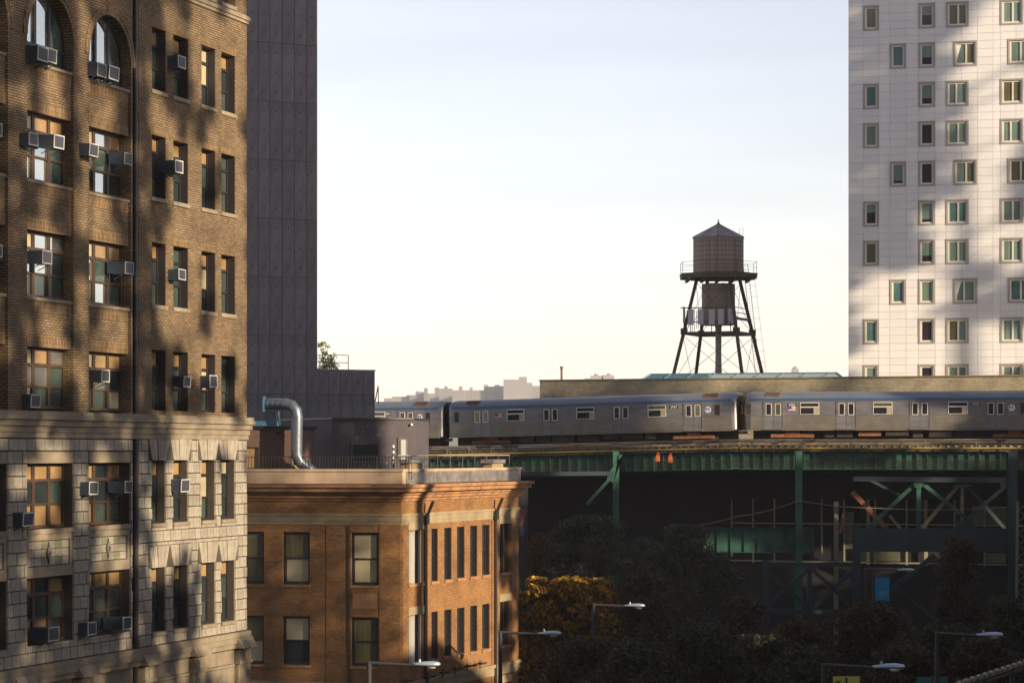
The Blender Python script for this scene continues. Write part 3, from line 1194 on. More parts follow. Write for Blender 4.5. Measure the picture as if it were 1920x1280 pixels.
# pale worn panel between the storeys
b = MB()
b.box(ACOL[1][0] + .08, ACOL[1][1] - .08, -.02, .05, OA.z(680, 1140), OA.z(680, 1112))
b.build('panel', 'terracotta_trim', OR)
# windows, side (children of the side wall so they share its frame)
for ci, c in enumerate(BCOL):
    for ri, r in enumerate(BRr):
        if ci in (0, 6):
            b = MB()
            m_ = (c[0] + c[1]) / 2
            b.box(c[0] + .01, c[0] + .09, .1, .25, r[0], r[1] - .01)
            b.box(c[1] - .09, c[1] - .01, .1, .25, r[0], r[1] - .01)
            b.box(m_ - .07, m_ + .07, .08, .25, r[0], r[1] - .01)
            w = b.build('window', 'pale_sash' if ci == 0 else 'brown_frame', wB)
            pane(w, c[0] + .09, m_ - .07, r[0] + .02, r[1] - .02, .2, 'glass_sky' if ci == 0 else 'glass_dark')
            pane(w, m_ + .07, c[1] - .09, r[0] + .02, r[1] - .02, .2, 'glass_dark')
            b = MB()
            b.box(c[0] - .12, c[1] + .12, -.06, .3, r[1] + .002, r[1] + .38)
            b.build('lintel', 'sandstone', wB)
        else:
            b = MB()
            b.box(c[0] + .01, c[0] + .07, .22, .32, r[0], r[1] - .01)
            b.box(c[1] - .07, c[1] - .01, .22, .32, r[0], r[1] - .01)
            b.box(c[0] + .07, c[1] - .07, .22, .32, (r[0] + r[1]) / 2 - .04, (r[0] + r[1]) / 2 + .04)
            b.box(c[1] - .02, c[1] + .004, .03, .22, r[0] + .01, r[1] - .004)  # black strip painting in the shade on the far jamb
            w = b.build('window', 'black_frame', wB)
            pane(w, c[0] + .07, c[1] - .07, r[0] + .02, r[1] - .02, .28, 'glass_dark')
        b = MB()
        b.box(c[0] - .07, c[1] + .07, -.07, .3, r[0] - .13, r[0] + .004)
        b.build('sill', 'terracotta_trim', wB)
# floodlights along the ledge
for px, py in ((762, 1276), (803, 1268), (830, 1260), (853, 1253), (876, 1248), (900, 1243)):
    x = OB.s(px, -.3)
    zz = OB.z(px, py, -.3)
    b = MB()
    b.box(x - .14, x + .14, -.42, -.2, zz - .05, zz + .05)
    b.tube((x, -.3, zz - .25), (x, -.3, zz + .16), .03, 6)
    b.tube((x, -.3, zz), (x + .25, -.55, zz + .02), .05, 6)
    b.build('floodlight', 'black_frame', wB)
# parapet piers with metal caps
for (a, c_) in ((766, 792), (921, 961)):
    b = MB()
    x0, x1 = OB.s(a), OB.s(c_) - .05
    x1 = x0 + min(1.5, x1 - x0)
    b.box(x0, x1, -.06, .45, z(885), OB.z(a, 868))
    pr = b.build('parapet_pier', 'sandstone', wB)
    b = MB()
    b.box(x0 - .1, x1 + .1, -.16, .55, OB.z(a, 868) + .003, OB.z(a, 862) + .02)
    b.build('cap', 'flashing', pr)
# handrail along the side parapet
RL = empty('parapet_handrail', OB.world(.4, .35, 0), OB.rz, 'bright pipe handrail above the side parapet of the orange building', 'railing')
x1 = OB.s(955, .35) - .4
zt = OB.z(860, 853.5, .35)
for dz, r_, m_ in ((0, .03, 'rail_bright'), (-.18, .015, 'rail_black'), (-.5, .015, 'rail_black')):
    b = MB()
    b.tube((0, 0, zt + dz), (x1, 0, zt + dz), r_, 6)
    b.build('rail', m_, RL)
for k in range(10):
    b = MB()
    b.tube((x1 * k / 9, 0, 15.9), (x1 * k / 9, 0, zt), .018, 5)
    b.build('post', 'rail_black', RL)
# black balustrade along the front roof edge
RL = empty('roof_balustrade', OA.world(0, .5, 0), OA.rz, 'black iron balustrade along the front roof edge of the orange building', 'railing')
x0, x1 = OA.s(440, .5), OA.s(772, .5)
zb, zt = 15.65, OA.z(600, 856, .5)
for z_ in (zt, 16.0):
    b = MB()
    b.box(x0, x1, -.02, .02, z_ - .02, z_ + .02)
    b.build('rail', 'rail_black', RL)
b = MB()
b.box(-.011, .011, -.011, .011, zb, zt - .02)
bal = b.mesh('baluster', 'rail_black')
n = 62
for k in range(n + 1):
    put('baluster', bal, RL, (x0 + (x1 - x0) * k / n, 0, 0), None, (2.2, 2.2, 1) if k % 10 == 0 else None)

# ---- things on the roof
BX = Fr(547, 119.6, 0.973, -0.231)
bk = BX.root('stair_bulkhead', 'brown stuccoed box on the roof beside the metal duct', 'roof structure', 15.6)
zt = BX.z(520, 803) - 15.6
b = MB()
wall(b, -7, 0, 0, zt, [(BX.s(462), BX.s(485), .2, BX.z(475, 838) - 15.6, .15)])
b.quad((0, 0, 0), (0, 3.5, 0), (0, 3.5, zt), (0, 0, zt))
b.quad((-7, 3.5, 0), (-7, 3.5, zt), (0, 3.5, zt), (0, 3.5, 0))
b.quad((-7, 0, 0), (-7, 0, zt), (-7, 3.5, zt), (-7, 3.5, 0))
b.build('wall', 'brown_stucco', bk)
b = MB()
b.box(-7.1, .1, -.12, 3.6, zt, zt + .12)
b.build('roof_edge', 'black_frame', bk)
b = MB()
b.box(BX.s(462), BX.s(485), .12, .18, .2, BX.z(475, 838) - 15.6)
b.build('window', 'shade_tan', bk)
b = MB()
b.tube((BX.s(521), -.05, BX.z(521, 812, 0) - 15.6), (BX.s(528), -.35, BX.z(528, 808) - 15.6), .07, 8)
b.build('wall_lamp', 'black_frame', bk)
b = MB()
b.box(.02, .14, .15, .3, 0, zt - .05)
b.build('corner_pipe', 'sandstone', bk)

GB = empty('roof_bulkhead', P(622, 845, 123.0) * 1, 0, 'dark grey stuccoed roof house with a door and a window', 'roof structure')
GB.location.z = 15.6
o = Vector(GB.location)
zt = ZC + (YH - 786) / F * 123.5 - 15.6
pts = [P(508, 0, 131.0), P(622, 0, 123.0), P(775, 0, 124.6), P(775, 0, 124.6) + Vector((.6, 5, 0)), P(508, 0, 131.0) + Vector((.5, 5, 0))]
pts = [(p.x - o.x, p.y - o.y) for p in pts]
b = MB()
b.prism(pts, 0, zt)
b.build('wall', 'grey_stucco', GB)
b = MB()
cx = sum(p[0] for p in pts) / 5
cy = sum(p[1] for p in pts) / 5
b.prism([(cx + (p[0] - cx) * 1.012, cy + (p[1] - cy) * 1.02) for p in pts], zt, zt + .09)
b.build('coping', 'black_frame', GB)
GF = Fr(622, 123.0, *(Vector(pts[2]) - Vector(pts[1])).normalized())
zz = lambda px, py: GF.z(px, py) - 15.6


def gpart(name, x0, x1, y0, y1, z0, z1, m, par=GB):
    b = MB()
    b.box(x0, x1, y0, y1, z0, z1)
    return b.build(name, m, par, None if par is not GB else (0, 0, 0), None if par is not GB else (0, 0, GF.rz))


d = gpart('door_frame', GF.s(745), GF.s(768), -.06, .05, .0, zz(755, 819), 'grey_stucco')
gpart('door', GF.s(749), GF.s(763), -.075, -.062, .0, zz(755, 823), 'black_frame', d)
gpart('door', GF.s(751), GF.s(759.5), -.09, -.077, .0, zz(755, 824), 'door_grey', d)
w = gpart('window_frame', GF.s(657), GF.s(713), -.07, .05, zz(685, 868), zz(685, 829), 'grey_stucco')
gpart('pane', GF.s(661), GF.s(708), -.085, -.072, zz(685, 864), zz(685, 833), 'glass_dark', w)
for k in range(26):       # patches of old filler on the stucco
    x = random.uniform(.3, GF.s(772))
    z_ = random.uniform(.5, zt - .2)
    r_ = random.uniform(.015, .04)
    b = MB()
    b.add([(x + r_ * math.cos(t) * random.uniform(.6, 1.3), -.006, z_ + r_ * math.sin(t) * random.uniform(.6, 1.5)) for t in np.arange(0, 6.28, 1.05)], [tuple(range(6))])
    b.build('filler_patch', 'door_grey', GB, (0, 0, 0), (0, 0, GF.rz))
b = MB()
b.lathe((GF.s(770), -.12, zz(770, 796)), [(.02, -.06), (.07, -.02), (.07, .04), (.02, .07)], 10)
b.build('security_light', 'white_paint', GB, (0, 0, 0), (0, 0, GF.rz))
# striped post
sp_ = empty('striped_post', P(737.5, 0, 118.6), 0, 'black and pale banded post at the end of the roof balustrade', 'post')
sp_.location.z = 15.7
zt = ZC + (YH - 834) / F * 118.6 - 15.7
for k in range(12):
    b = MB()
    z0 = zt * k / 12
    b.tube((0, 0, z0), (0, 0, z0 + zt / 12 - .002), .05, 8)
    b.build('band', 'white_paint' if k % 2 else 'black_frame', sp_)

# ---- duct
DU = empty('metal_duct', P(556, 0, 118.2), 0, 'large bent galvanised steel duct rising over the brown roof box', 'duct')
DU.location.z = 15.7
o = Vector(DU.location)
pl = [P(497, 757, 119.6), P(535, 757, 119.0), P(547, 760, 118.85), P(555, 770, 118.8), P(557, 782, 118.8), P(556, 852, 118.8), P(561, 864, 118.85), P(592, 889, 119.3)]
pl = [p - o for p in pl]
rr = .27
b = MB()
pts, n = [], 20
for i in range(len(pl) - 1):
    m_ = max(1, int((pl[i + 1] - pl[i]).length / .28))
    for k in range(m_):
        pts.append(pl[i].lerp(pl[i + 1], k / m_))
pts.append(pl[-1])
rings = []
for i, p in enumerate(pts):
    d = (pts[min(i + 1, len(pts) - 1)] - pts[max(i - 1, 0)]).normalized()
    u = Vector((0, 1, 0)).cross(d).normalized()
    v = d.cross(u)
    rings.append([p + (u * math.cos(2 * math.pi * k / n) + v * math.sin(2 * math.pi * k / n)) * rr for k in range(n)])
vs_ = [q for r_ in rings for q in r_]
fs_ = [(i * n + k, i * n + (k + 1) % n, (i + 1) * n + (k + 1) % n, (i + 1) * n + k) for i in range(len(rings) - 1) for k in range(n)]
b.add(vs_, fs_)
b.build('pipe', 'galv', DU, fix=True, smooth=True)
seam = MB()
for i in range(1, len(pts) - 1):
    d = (pts[i + 1] - pts[i - 1]).normalized() * .018
    seam.tube(pts[i] - d, pts[i] + d, rr + .016, 20)
seam.build('seams', 'galv', DU)
b = MB()
b.box(pl[0].x - .08, pl[0].x, pl[0].y - .35, pl[0].y + .35, pl[0].z - .38, pl[0].z + .34)
b.build('flange', 'blue_metal', DU)
fh = empty('roof_fan', P(505, 0, 119.9), OA.rz, 'blue and grey fan unit on top of the brown roof box, feeding the duct', 'fan unit')
zb = ZC + (YH - 803) / F * 119.6 + .12
fh.location.z = zb
b = MB()
b.box(-.95, .35, -.25, .6, 0, .24)
b.build('base', 'blue_metal', fh)
b = MB()
b.box(-.25, .38, -.15, .4, .245, .7)
b.build('housing', 'galv', fh)
b = MB()
b.tube((.55, -.1, 0), (.42, -.1, .75), .035, 6)
b.build('strut', 'blue_metal', fh)

# ------------------------------------------------------------------ subway train
CL = 22.35


def frame_at(O, u):
    f = Fr(960, 100, *u)
    f.O = Vector(O)
    return f


J = Vector((16.57, 180.0))
uC, uB, uA = Vector((.972, -.235)).normalized(), Vector((.94, -.342)).normalized(), Vector((.925, -.38)).normalized()
TC = frame_at(J + uC * .35, uC)
TBf = frame_at(J - uB * (CL + .35), uB)
TA = frame_at(TBf.O - uB * .2 - uA * (CL + .35), uA)
ZRC = 17.59
GRADE = .5 / CL
CARS = [(TA, ZRC - .5, 0.0, 'nearest the concrete tower, sunlit golden, left car'), (TBf, ZRC - .5, GRADE, 'in the middle of the train, half in shade'),
        (TC, ZRC, 0.0, 'under the white tower, blue roof edge, right car')]
PROF = [(0.04, .93), (0.0, 1.0), (0.0, 3.02), (.04, 3.10), (.13, 3.27), (.30, 3.43), (.58, 3.57), (.98, 3.66), (1.52, 3.70),
        (2.06, 3.66), (2.46, 3.57), (2.74, 3.43), (2.91, 3.27), (3.0, 3.10), (3.04, 3.02), (3.04, 1.0), (3.0, .93)]


def roundel(parent, x, z_, r=.24, letter='M'):
    b = MB()
    n = 20
    ring = [(x + r * math.cos(2 * math.pi * k / n), -.012, z_ + r * math.sin(2 * math.pi * k / n)) for k in range(n)]
    b.add(ring + [(p[0], 0.0, p[2]) for p in ring], [tuple(range(n))] + [(k, n + k, n + (k + 1) % n, (k + 1) % n) for k in range(n)])
    o = b.build('emblem', 'white_paint', parent)
    text('emblem_letter', letter, .36, o, (x - .02, -.014, z_ - .10), 'logo_blue')
    b = MB()
    b.box(x - .19, x - .1, -.016, -.013, z_ - .02, z_ + .1)
    b.build('emblem_mark', 'logo_blue', o)


def flag(parent, x, z_, w=.52, h=.36):
    b = MB()
    for k in range(7):
        b.cur = 0 if k % 2 == 0 else 1
        b.box(x, x + w, -.010, -.002, z_ + h * k / 7, z_ + h * (k + 1) / 7)
    b.cur = 2
    b.box(x, x + w * .45, -.016, -.011, z_ + h * 3 / 7, z_ + h)
    b.build('flag', ('flag_red', 'white_paint', 'flag_blue'), parent)


def plate(parent, x, z_, num, m='black_frame'):
    b = MB()
    b.box(x - .32, x + .32, -.010, -.002, z_ - .12, z_ + .12)
    o = b.build('number_plate', m, parent)
    text('number', num, .26, o, (x, -.012, z_ - .09), 'white_paint')


def make_car(f, zr, grade, label, doors, wins, ends, num_at, num, flag_at, emb):
    c = empty('subway_car', (f.O.x, f.O.y, zr), f.rz, 'stainless steel subway car, ' + label, 'train car', 'cars of one subway train')
    c.rotation_euler = (0, -math.atan(grade), f.rz)
    E = CL
    n = len(PROF)
    # shell: side walls and roof in one lofted skin, rounded ends
    b = MB()
    secs = [(0.0, .10), (.10, .035), (.28, 0.0), (E - .28, 0.0), (E - .10, .035), (E, .10)]
    vs_ = []
    for x, ins in secs:
        for y, z_ in PROF:
            yy = 1.52 + (y - 1.52) * (1 - ins)
            z2 = z_ if z_ < 3.0 else 3.0 + (z_ - 3.0) * (1 - ins * 1.2)
            vs_.append((x, yy, z2))
    fs_ = []
    mi = []
    for k in range(len(secs) - 1):
        for i in range(n - 1):
            fs_.append((k * n + i, (k + 1) * n + i, (k + 1) * n + i + 1, k * n + i + 1))
            mi.append(1 if (3 <= i <= n - 5) else 0)
    fs_ += [tuple(range(n)), tuple(range(len(secs) * n - 1, (len(secs) - 1) * n - 1, -1))]
    mi += [2, 2]
    b.add(vs_, fs_)
    b.mi = mi
    me = b.mesh('body', 'stainless', 'car_roof', 'car_end')
    body = put('body', me, c)
    # blue drip rail, roof vents
    b = MB()
    b.extr([(-.025, 3.03), (-.025, 3.09), (.09, 3.21), (.10, 3.03)], .3, E - .3)
    b.build('drip_rail', 'blue_strip', c, fix=True)
    for x in (1.9, E - 1.9):
        b = MB()
        b.extr([(.17, 3.33), (.27, 3.46), (.62, 3.64), (.66, 3.5), (.3, 3.3)], x - .55, x + .55)
        v = b.build('roof_vent', 'rust', c, fix=True)
        b = MB()
        for k in range(5):
            b.extr([(.2 + .08 * k, 3.40 + .045 * k), (.22 + .08 * k, 3.45 + .045 * k), (.25 + .08 * k, 3.44 + .045 * k)], x - .5, x + .5)
        b.build('slats', 'under_dark', v)
    # fluted lower panels between the doors
    edges = [.32] + sum([[d - .72, d + .72] for d in doors], []) + [E - .32]
    for a, e_ in zip(edges[::2], edges[1::2]):
        if e_ - a < .3:
            continue
        b = MB()
        b.box(a, e_, -.014, .02, 1.0, 1.92)
        for k in range(7):
            z_ = 1.03 + k * .125
            b.extr([(-.014, z_), (-.034, z_ + .02), (-.034, z_ + .06), (-.014, z_ + .085)], a, e_)
        b.build('fluted_panel', 'stainless_flute', c, fix=True)
        b = MB()
        b.box(a, e_, -.03, .0, 1.94, 2.0)
        b.build('belt_moulding', 'stainless', c)
    b = MB()
    b.box(.2, E - .2, -.05, .1, .88, .985)
    b.build('side_sill', 'stainless_flute', c)
    # doors
    for d in doors:
        b = MB()
        b.box(d - .72, d - .66, -.035, .03, 1.0, 2.99)
        b.box(d + .66, d + .72, -.035, .03, 1.0, 2.99)
        b.box(d - .66, d + .66, -.035, .03, 2.91, 2.99)
        b.box(d - .72, d + .72, -.11, .02, .93, .995)
        df = b.build('door_frame', 'stainless', c)
        for sg in (-1, 1):
            xa, xb = sorted((d + sg * .015, d + sg * .655))
            b = MB()
            b.box(xa, xb, -.012, .02, 1.0, 2.905)
            b.build('door', 'stainless', df)
            xc = (xa + xb) / 2
            b = MB()
            for (x0, x1, z0, z1) in ((-.22, .22, 2.78, 2.83), (-.22, .22, 1.97, 2.02), (-.22, -.17, 2.02, 2.78), (.17, .22, 2.02, 2.78)):
                b.box(xc + x0, xc + x1, -.035, -.01, z0, z1)
            b.build('door_window_frame', 'car_window_frame', df)
            pane(df, xc - .17, xc + .17, 2.02, 2.78, -.022, 'car_glass' if random.random() < .7 else 'pane_olive', 'door_pane')
        b = MB()
        b.box(d - .015, d + .015, -.014, .01, 1.0, 2.9)
        b.box(d - .665, d - .65, -.02, .01, 1.0, 2.9)
        b.box(d + .65, d + .665, -.02, .01, 1.0, 2.9)
        b.build('door_seal', 'rubber', df)
    for x in wins:
        w = .69
        b = MB()
        for (x0, x1, z0, z1) in ((-w, w, 2.83, 2.89), (-w, w, 2.02, 2.06), (-w, -w + .05, 2.06, 2.83), (w - .05, w, 2.06, 2.83), (-w + .05, w - .05, 2.51, 2.6)):
            b.box(x + x0, x + x1, -.035, .01, z0, z1)
        wf = b.build('window', 'car_window_frame', c)
        pane(wf, x - w + .05, x + w - .05, 2.6, 2.83, -.02, 'pane_olive' if random.random() < .4 else 'car_glass')
        cut = x + w - .40
        pane(wf, x - w + .05, cut, 2.06, 2.51, -.02, 'car_glass')
        pane(wf, cut, x + w - .05, 2.06, 2.51, -.02, 'blind_cream')
    for x in ends:
        b = MB()
        b.box(x - .21, x + .21, -.02, .02, 2.0, 2.85)
        w = b.build('cab_window', 'stainless_flute', c)
        pane(w, x - .16, x + .16, 2.05, 2.8, -.035, 'under_dark')
    for x in num_at:
        plate(c, x, 2.72, num)
    for x in flag_at:
        flag(c, x - .26, 2.28)
    for x in emb:
        roundel(c, x, 2.45)
    # end walls: door, windows, safety springs
    for x, sg in ((0, -1), (E, 1)):
        x0, x1 = sorted((x, x + sg * .05))
        b = MB()
        b.box(x0, x1, 1.1, 1.94, 1.0, 3.05)
        ed = b.build('end_door', 'car_end', c)
        b = MB()
        b.box(x0 - .01, x1 + .01, 1.28, 1.76, 2.1, 2.8)
        for yy in (.35, 2.2):
            b.box(x0 - .01, x1 + .01, yy, yy + .5, 2.0, 2.8)
        b.build('pane', 'car_glass', ed)
        b = MB()
        for k in range(4):
            b.tube((x + sg * .12, .5, 1.4 + .22 * k), (x + sg * .12, 1.0, 1.4 + .22 * k), .02, 5)
        b.tube((x, .75, .75), (x + sg * .3, .75, .75), .12, 6)
        b.build('safety_spring', 'conduit', c)
    # trucks and equipment
    for x in (3.3, E - 3.3):
        b = MB()
        for yy in (.35, 2.55):
            b.box(x - 1.55, x + 1.55, yy, yy + .16, .38, .62)
            b.box(x - .5, x + .5, yy - .04, yy + .2, .58, .85)
        b.box(x - .3, x + .3, .4, 2.7, .45, .85)
        t = b.build('truck', 'rust', c)
        for wx in (x - 1.05, x + 1.05):
            for yy in (.62, 2.28):
                b = MB()
                b.tube((wx, yy, .43), (wx, yy + .14, .43), .43, 18)
                b.tube((wx, yy - .22, .43), (wx, yy, .43), .12, 8)
                b.build('wheel', 'under_dark', t)
    x = 5.6
    while x < E - 6.5:
        w = random.choice([.7, 1.1, 1.6])
        b = MB()
        y0 = random.uniform(.15, .5)
        b.box(x, x + w, y0, y0 + .8, random.uniform(.3, .5), .88)
        b.build('equipment_box', random.choice(['under_dark', 'under_dark', 'rust']), c)
        x += w + random.uniform(.15, .5)
    b = MB()
    b.box(.4, E - .4, .9, 2.2, .22, .95)
    b.build('underframe', 'under_dark', c)
    return c


sC, sB, sA = TC.s, TBf.s, TA.s
make_car(TC, ZRC, 0.0, CARS[2][3], [sC(1450), sC(1587), sC(1725), sC(1867)], [sC(1518), sC(1655), sC(1796)], [sC(1404), sC(1918), CL - .55],
         [sC(1485), sC(1829)], '2905', [sC(1485)], [sC(1897)])
make_car(TBf, ZRC - .5, GRADE, CARS[1][3], [sB(904), sB(1034), sB(1166), sB(1301)], [sB(968), sB(1099), sB(1233)], [sB(857.5), sB(1347)],
         [sB(1265)], '2907', [sB(936)], [sB(1329)])
ds = [CL - sB(1301) * 0 - 18.9, CL - 13.4, CL - 7.9, sA(762)]
make_car(TA, ZRC - .5, 0.0, CARS[0][3], ds, [CL - 16.1, CL - 10.6, sA(707)], [sA(803), .5], [sA(726)], '2904', [], [sA(787)])

# ------------------------------------------------------------------ elevated railway
EL = empty('elevated_railway', (TC.O.x, TC.O.y, 0), 0, 'green steel elevated railway structure carrying the train', 'railway viaduct')
EO = Vector(EL.location)


def epart(name, mb, m, f, zoff=0.0, tilt=0.0, par=EL):
    o = mb.build(name, m, par)
    o.location = (f.O.x - EO.x, f.O.y - EO.y, zoff)
    o.rotation_euler = (0, -math.atan(tilt), f.rz)
    return o


SEGS = [(TA, ZRC - .5, 0.0, -42, CL + .5), (TBf, ZRC - .5, GRADE, -.1, CL + .72), (TC, ZRC, 0.0, -.1, 46)]
for si, (f, zr, gd, x0, x1) in enumerate(SEGS):
    dz = -.003 * si
    b = MB()
    b.box(x0, x1, -2.3, 9.0, -.62 + dz, -.40 + dz)
    epart('deck', b, 'timber', f, zr, gd)
    for yy in (.8, 2.25, 5.5, 6.95):
        b = MB()
        b.box(x0, x1, yy, yy + .07, -.15, 0)
        epart('rail', b, 'conduit', f, zr, gd)
    b = MB()
    x = x0 + .3
    while x < x1:
        b.box(x, x + .22, .2, 3.0, -.39, -.16)
        x += .55
    epart('ties', b, 'timber', f, zr, gd)['kind'] = 'stuff'
    b = MB()
    b.box(x0, x1, -2.42, -2.302, -.44, -.32)
    epart('edge_board', b, 'yellow_edge', f, zr, gd)
    for (yy, zz, r_, m_) in ((-2.2, -.19, .035, 'conduit'), (-2.25, .0, .028, 'conduit'), (-1.6, .22, .04, 'conduit'), (-1.2, .10, .05, 'under_dark')):
        b = MB()
        b.tube((x0, yy, zz), (x1, yy, zz), r_, 6)
        epart('conduit', b, m_, f, zr, gd)
    x = x0 + .8
    while x < x1:
        b = MB()
        b.box(x, x + .06, -2.27, -2.2, -.4, .12)
        b.bar((x + .03, -2.24, .1), (x + .35, -2.24, -.36), .04, .04)
        epart('railing_post', b, 'conduit', f, zr, gd)
        x += 1.75
    # third-rail cover board
    b = MB()
    b.box(x0, x1, -.45, -.2, .18, .22)
    epart('third_rail_cover', b, 'conduit', f, zr, gd)
    # edge girder with stiffeners
    gz0, gz1 = -1.86, -.66
    b = MB()
    b.box(x0, x1, -1.95, -1.90, gz0, gz1)
    b.box(x0, x1, -2.12, -1.75, gz0 - .05, gz0 - .002)
    b.box(x0, x1, -2.12, -1.75, gz1 + .002, gz1 + .035)
    gd_ = epart('girder', b, 'el_green', f, zr, gd)
    b = MB()
    b.box(0, .06, -2.1, -1.952, gz0, gz1)
    stm = b.mesh('stiffener', 'el_green')
    x = x0 + .2
    k = 0
    while x < x1 and k < 120:
        put('stiffener', stm, gd_, (x, 0, 0))
        x += .72
        k += 1
    b = MB()
    for q in range(4):
        b.tube((x0, -2.16, gz0 + .12 + q * .17), (x1, -2.16, gz0 + .12 + q * .17), .03, 5)
    epart('cable_rack', b, 'under_dark', f, zr, gd)
    b = MB()
    x = x0 + .5
    while x < x1:
        b.box(x, x + .16, -2.4, -2.0, -.66, -.50)
        x += 1.1
    epart('deck_bracket', b, 'under_dark', f, zr, gd)
    # inner girders, cross beams
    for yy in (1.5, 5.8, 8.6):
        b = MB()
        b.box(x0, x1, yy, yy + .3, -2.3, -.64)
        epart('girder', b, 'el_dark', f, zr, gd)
    x = max(x0, -20) + 2
    while x < x1:
        b = MB()
        b.box(x, x + .25, -1.85, 8.9, -1.7, -.7)
        epart('cross_beam', b, 'el_dark', f, zr, gd)
        x += 4.2


def ebar(name, p, q, w, h, m, par=EL, D=173.0, D2=None):
    a, c = P(p[0], p[1], D), P(q[0], q[1], D2 or D)
    b = MB()
    b.bar(a - EO, c - EO, w, h, (0, 1, 0))
    return b.build(name, m, par)


def ecol(px, y0, w, m, D, ybot=1500, flange=True):
    t = P(px, y0, D) - EO
    b = MB()
    z0 = .0 - EO.z
    if flange:
        b.box(t.x - w / 2, t.x + w / 2, t.y - .05, t.y - .0, z0, t.z)
        b.box(t.x - w / 2, t.x + w / 2, t.y + w - .05, t.y + w, z0, t.z)
        b.box(t.x - .03, t.x + .03, t.y, t.y + w - .05, z0, t.z)
    else:
        b.box(t.x - w / 2, t.x + w / 2, t.y, t.y + w, z0, t.z)
    return b.build('column', m, EL)


DC, DM = 172.4, 176.5
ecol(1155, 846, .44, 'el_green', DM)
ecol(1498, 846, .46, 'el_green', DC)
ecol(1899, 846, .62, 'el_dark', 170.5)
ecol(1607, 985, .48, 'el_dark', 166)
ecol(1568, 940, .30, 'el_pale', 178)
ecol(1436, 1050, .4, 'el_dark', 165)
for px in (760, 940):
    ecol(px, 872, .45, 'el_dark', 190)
# left bracket under the deck
ebar('beam', (900, 889), (1150, 887), .3, .36, 'el_dark', D=DM)
ebar('knee_brace', (1148, 892), (1100, 945), .22, .22, 'el_green', D=DM)
b = MB()
g = [P(x, y, DM - .1) - EO for x, y in ((1142, 884), (1168, 852), (1160, 852), (1160, 905), (1150, 905), (1138, 897))]
b.add(g + [p + Vector((0, .05, 0)) for p in g], [tuple(range(6)), tuple(range(11, 5, -1))] + [(k, 6 + k, 6 + (k + 1) % 6, (k + 1) % 6) for k in range(6)])
b.build('gusset', 'el_green', EL, fix=True)
# truss bay at right
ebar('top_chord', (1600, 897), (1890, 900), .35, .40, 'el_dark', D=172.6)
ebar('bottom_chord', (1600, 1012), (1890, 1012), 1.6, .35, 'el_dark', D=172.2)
ebar('post', (1722, 906), (1722, 990), .30, .30, 'el_green', D=172.8)
for p, q, w, m, D in (((1714, 908), (1625, 992), .26, 'el_green', 172.9), ((1732, 908), (1800, 962), .26, 'el_green', 172.9),
                      ((1890, 906), (1800, 985), .26, 'el_dark', 172.9), ((1800, 962), (1830, 990), .26, 'el_dark', 172.9),
                      ((1795, 912), (1728, 990), .24, 'el_pale', 177), ((1815, 912), (1892, 1000), .24, 'el_dark', 177),
                      ((1804, 910), (1804, 985), .22, 'el_pale', 177), ((1788, 911), (1820, 911), .2, 'el_pale', 177),
                      ((1598, 922), (1642, 968), .34, 'rust', 175), ((1642, 968), (1668, 998), .34, 'rust', 175), ((1668, 966), (1694, 998), .22, 'el_pale', 177),
                      ((1690, 930), (1632, 900), .2, 'el_dark', 177), ((1582, 960), (1575, 1000), .2, 'rust', 180)):
    ebar('diagonal', p, q, w, w, m, D=D)
for (cx, cy, w, h, m, D) in ((1722, 908, .62, .55, 'el_green', 172.55), (1644, 975, .55, .42, 'rust', 174.8), (1808, 985, .9, .7, 'el_dark', 172.55), (1883, 908, .6, .5, 'el_dark', 172.5)):
    c = P(cx, cy, D) - EO
    b = MB()
    ww, hh = w / 2, h / 2
    pts = [(-ww, hh), (-ww, -hh * .3), (-ww * .5, -hh), (ww * .5, -hh), (ww, -hh * .3), (ww, hh)]
    b.add([(c.x + x, c.y, c.z + z_) for x, z_ in pts] + [(c.x + x, c.y + .05, c.z + z_) for x, z_ in pts],
          [tuple(range(5, -1, -1)), tuple(range(6, 12))] + [(k, 6 + k, 6 + (k + 1) % 6, (k + 1) % 6) for k in range(6)])
    b.build('gusset', m, EL, fix=True)
# lower green plate girder at left of the truss
x0, x1 = 1262, 1527
p0, p1 = P(x0, 990, 172.9) - EO, P(x1, 1034, 172.9) - EO
b = MB()
b.box(p0.x, p1.x, p0.y, p0.y + .06, p1.z, p0.z)
b.box(p0.x, p1.x, p0.y - .18, p0.y + .2, p0.z + .003, p0.z + .05)
b.box(p0.x, p1.x, p0.y - .18, p0.y + .2, p1.z - .05, p1.z - .003)
lg = b.build('lower_girder', 'el_green', EL)
for k in range(11):
    x = p0.x + .2 + (p1.x - p0.x - .4) * k / 10
    b = MB()
    b.box(x, x + .05, p0.y - .14, p0.y - .003, p1.z, p0.z)
    b.build('stiffener', 'el_green', lg)
# sagging cables
for p, q, sag in (((1380, 968), (1498, 938), .35), ((1498, 938), (1640, 952), .3), ((1640, 952), (1890, 950), .4), ((1300, 985), (1380, 968), .2)):
    a, c = P(*p, 172.0) - EO, P(*q, 172.0) - EO
    pts = [a.lerp(c, t) - Vector((0, 0, sag * 4 * t * (1 - t) * .4)) for t in np.linspace(0, 1, 9)]
    b = MB()
    b.path(pts, .028, 5)
    b.build('cable', 'conduit', EL)
# lower dark truss
for p, q in (((1428, 1059), (1606, 1057)), ((1428, 1146), (1606, 1146)), ((1518, 1062), (1518, 1142)), ((1436, 1066), (1516, 1140)), ((1516, 1066), (1436, 1140)),
             ((1522, 1066), (1602, 1140)), ((1602, 1066), (1522, 1140))):
    ebar('lower_truss_member', p, q, .28, .30, 'el_dark', D=166.3)
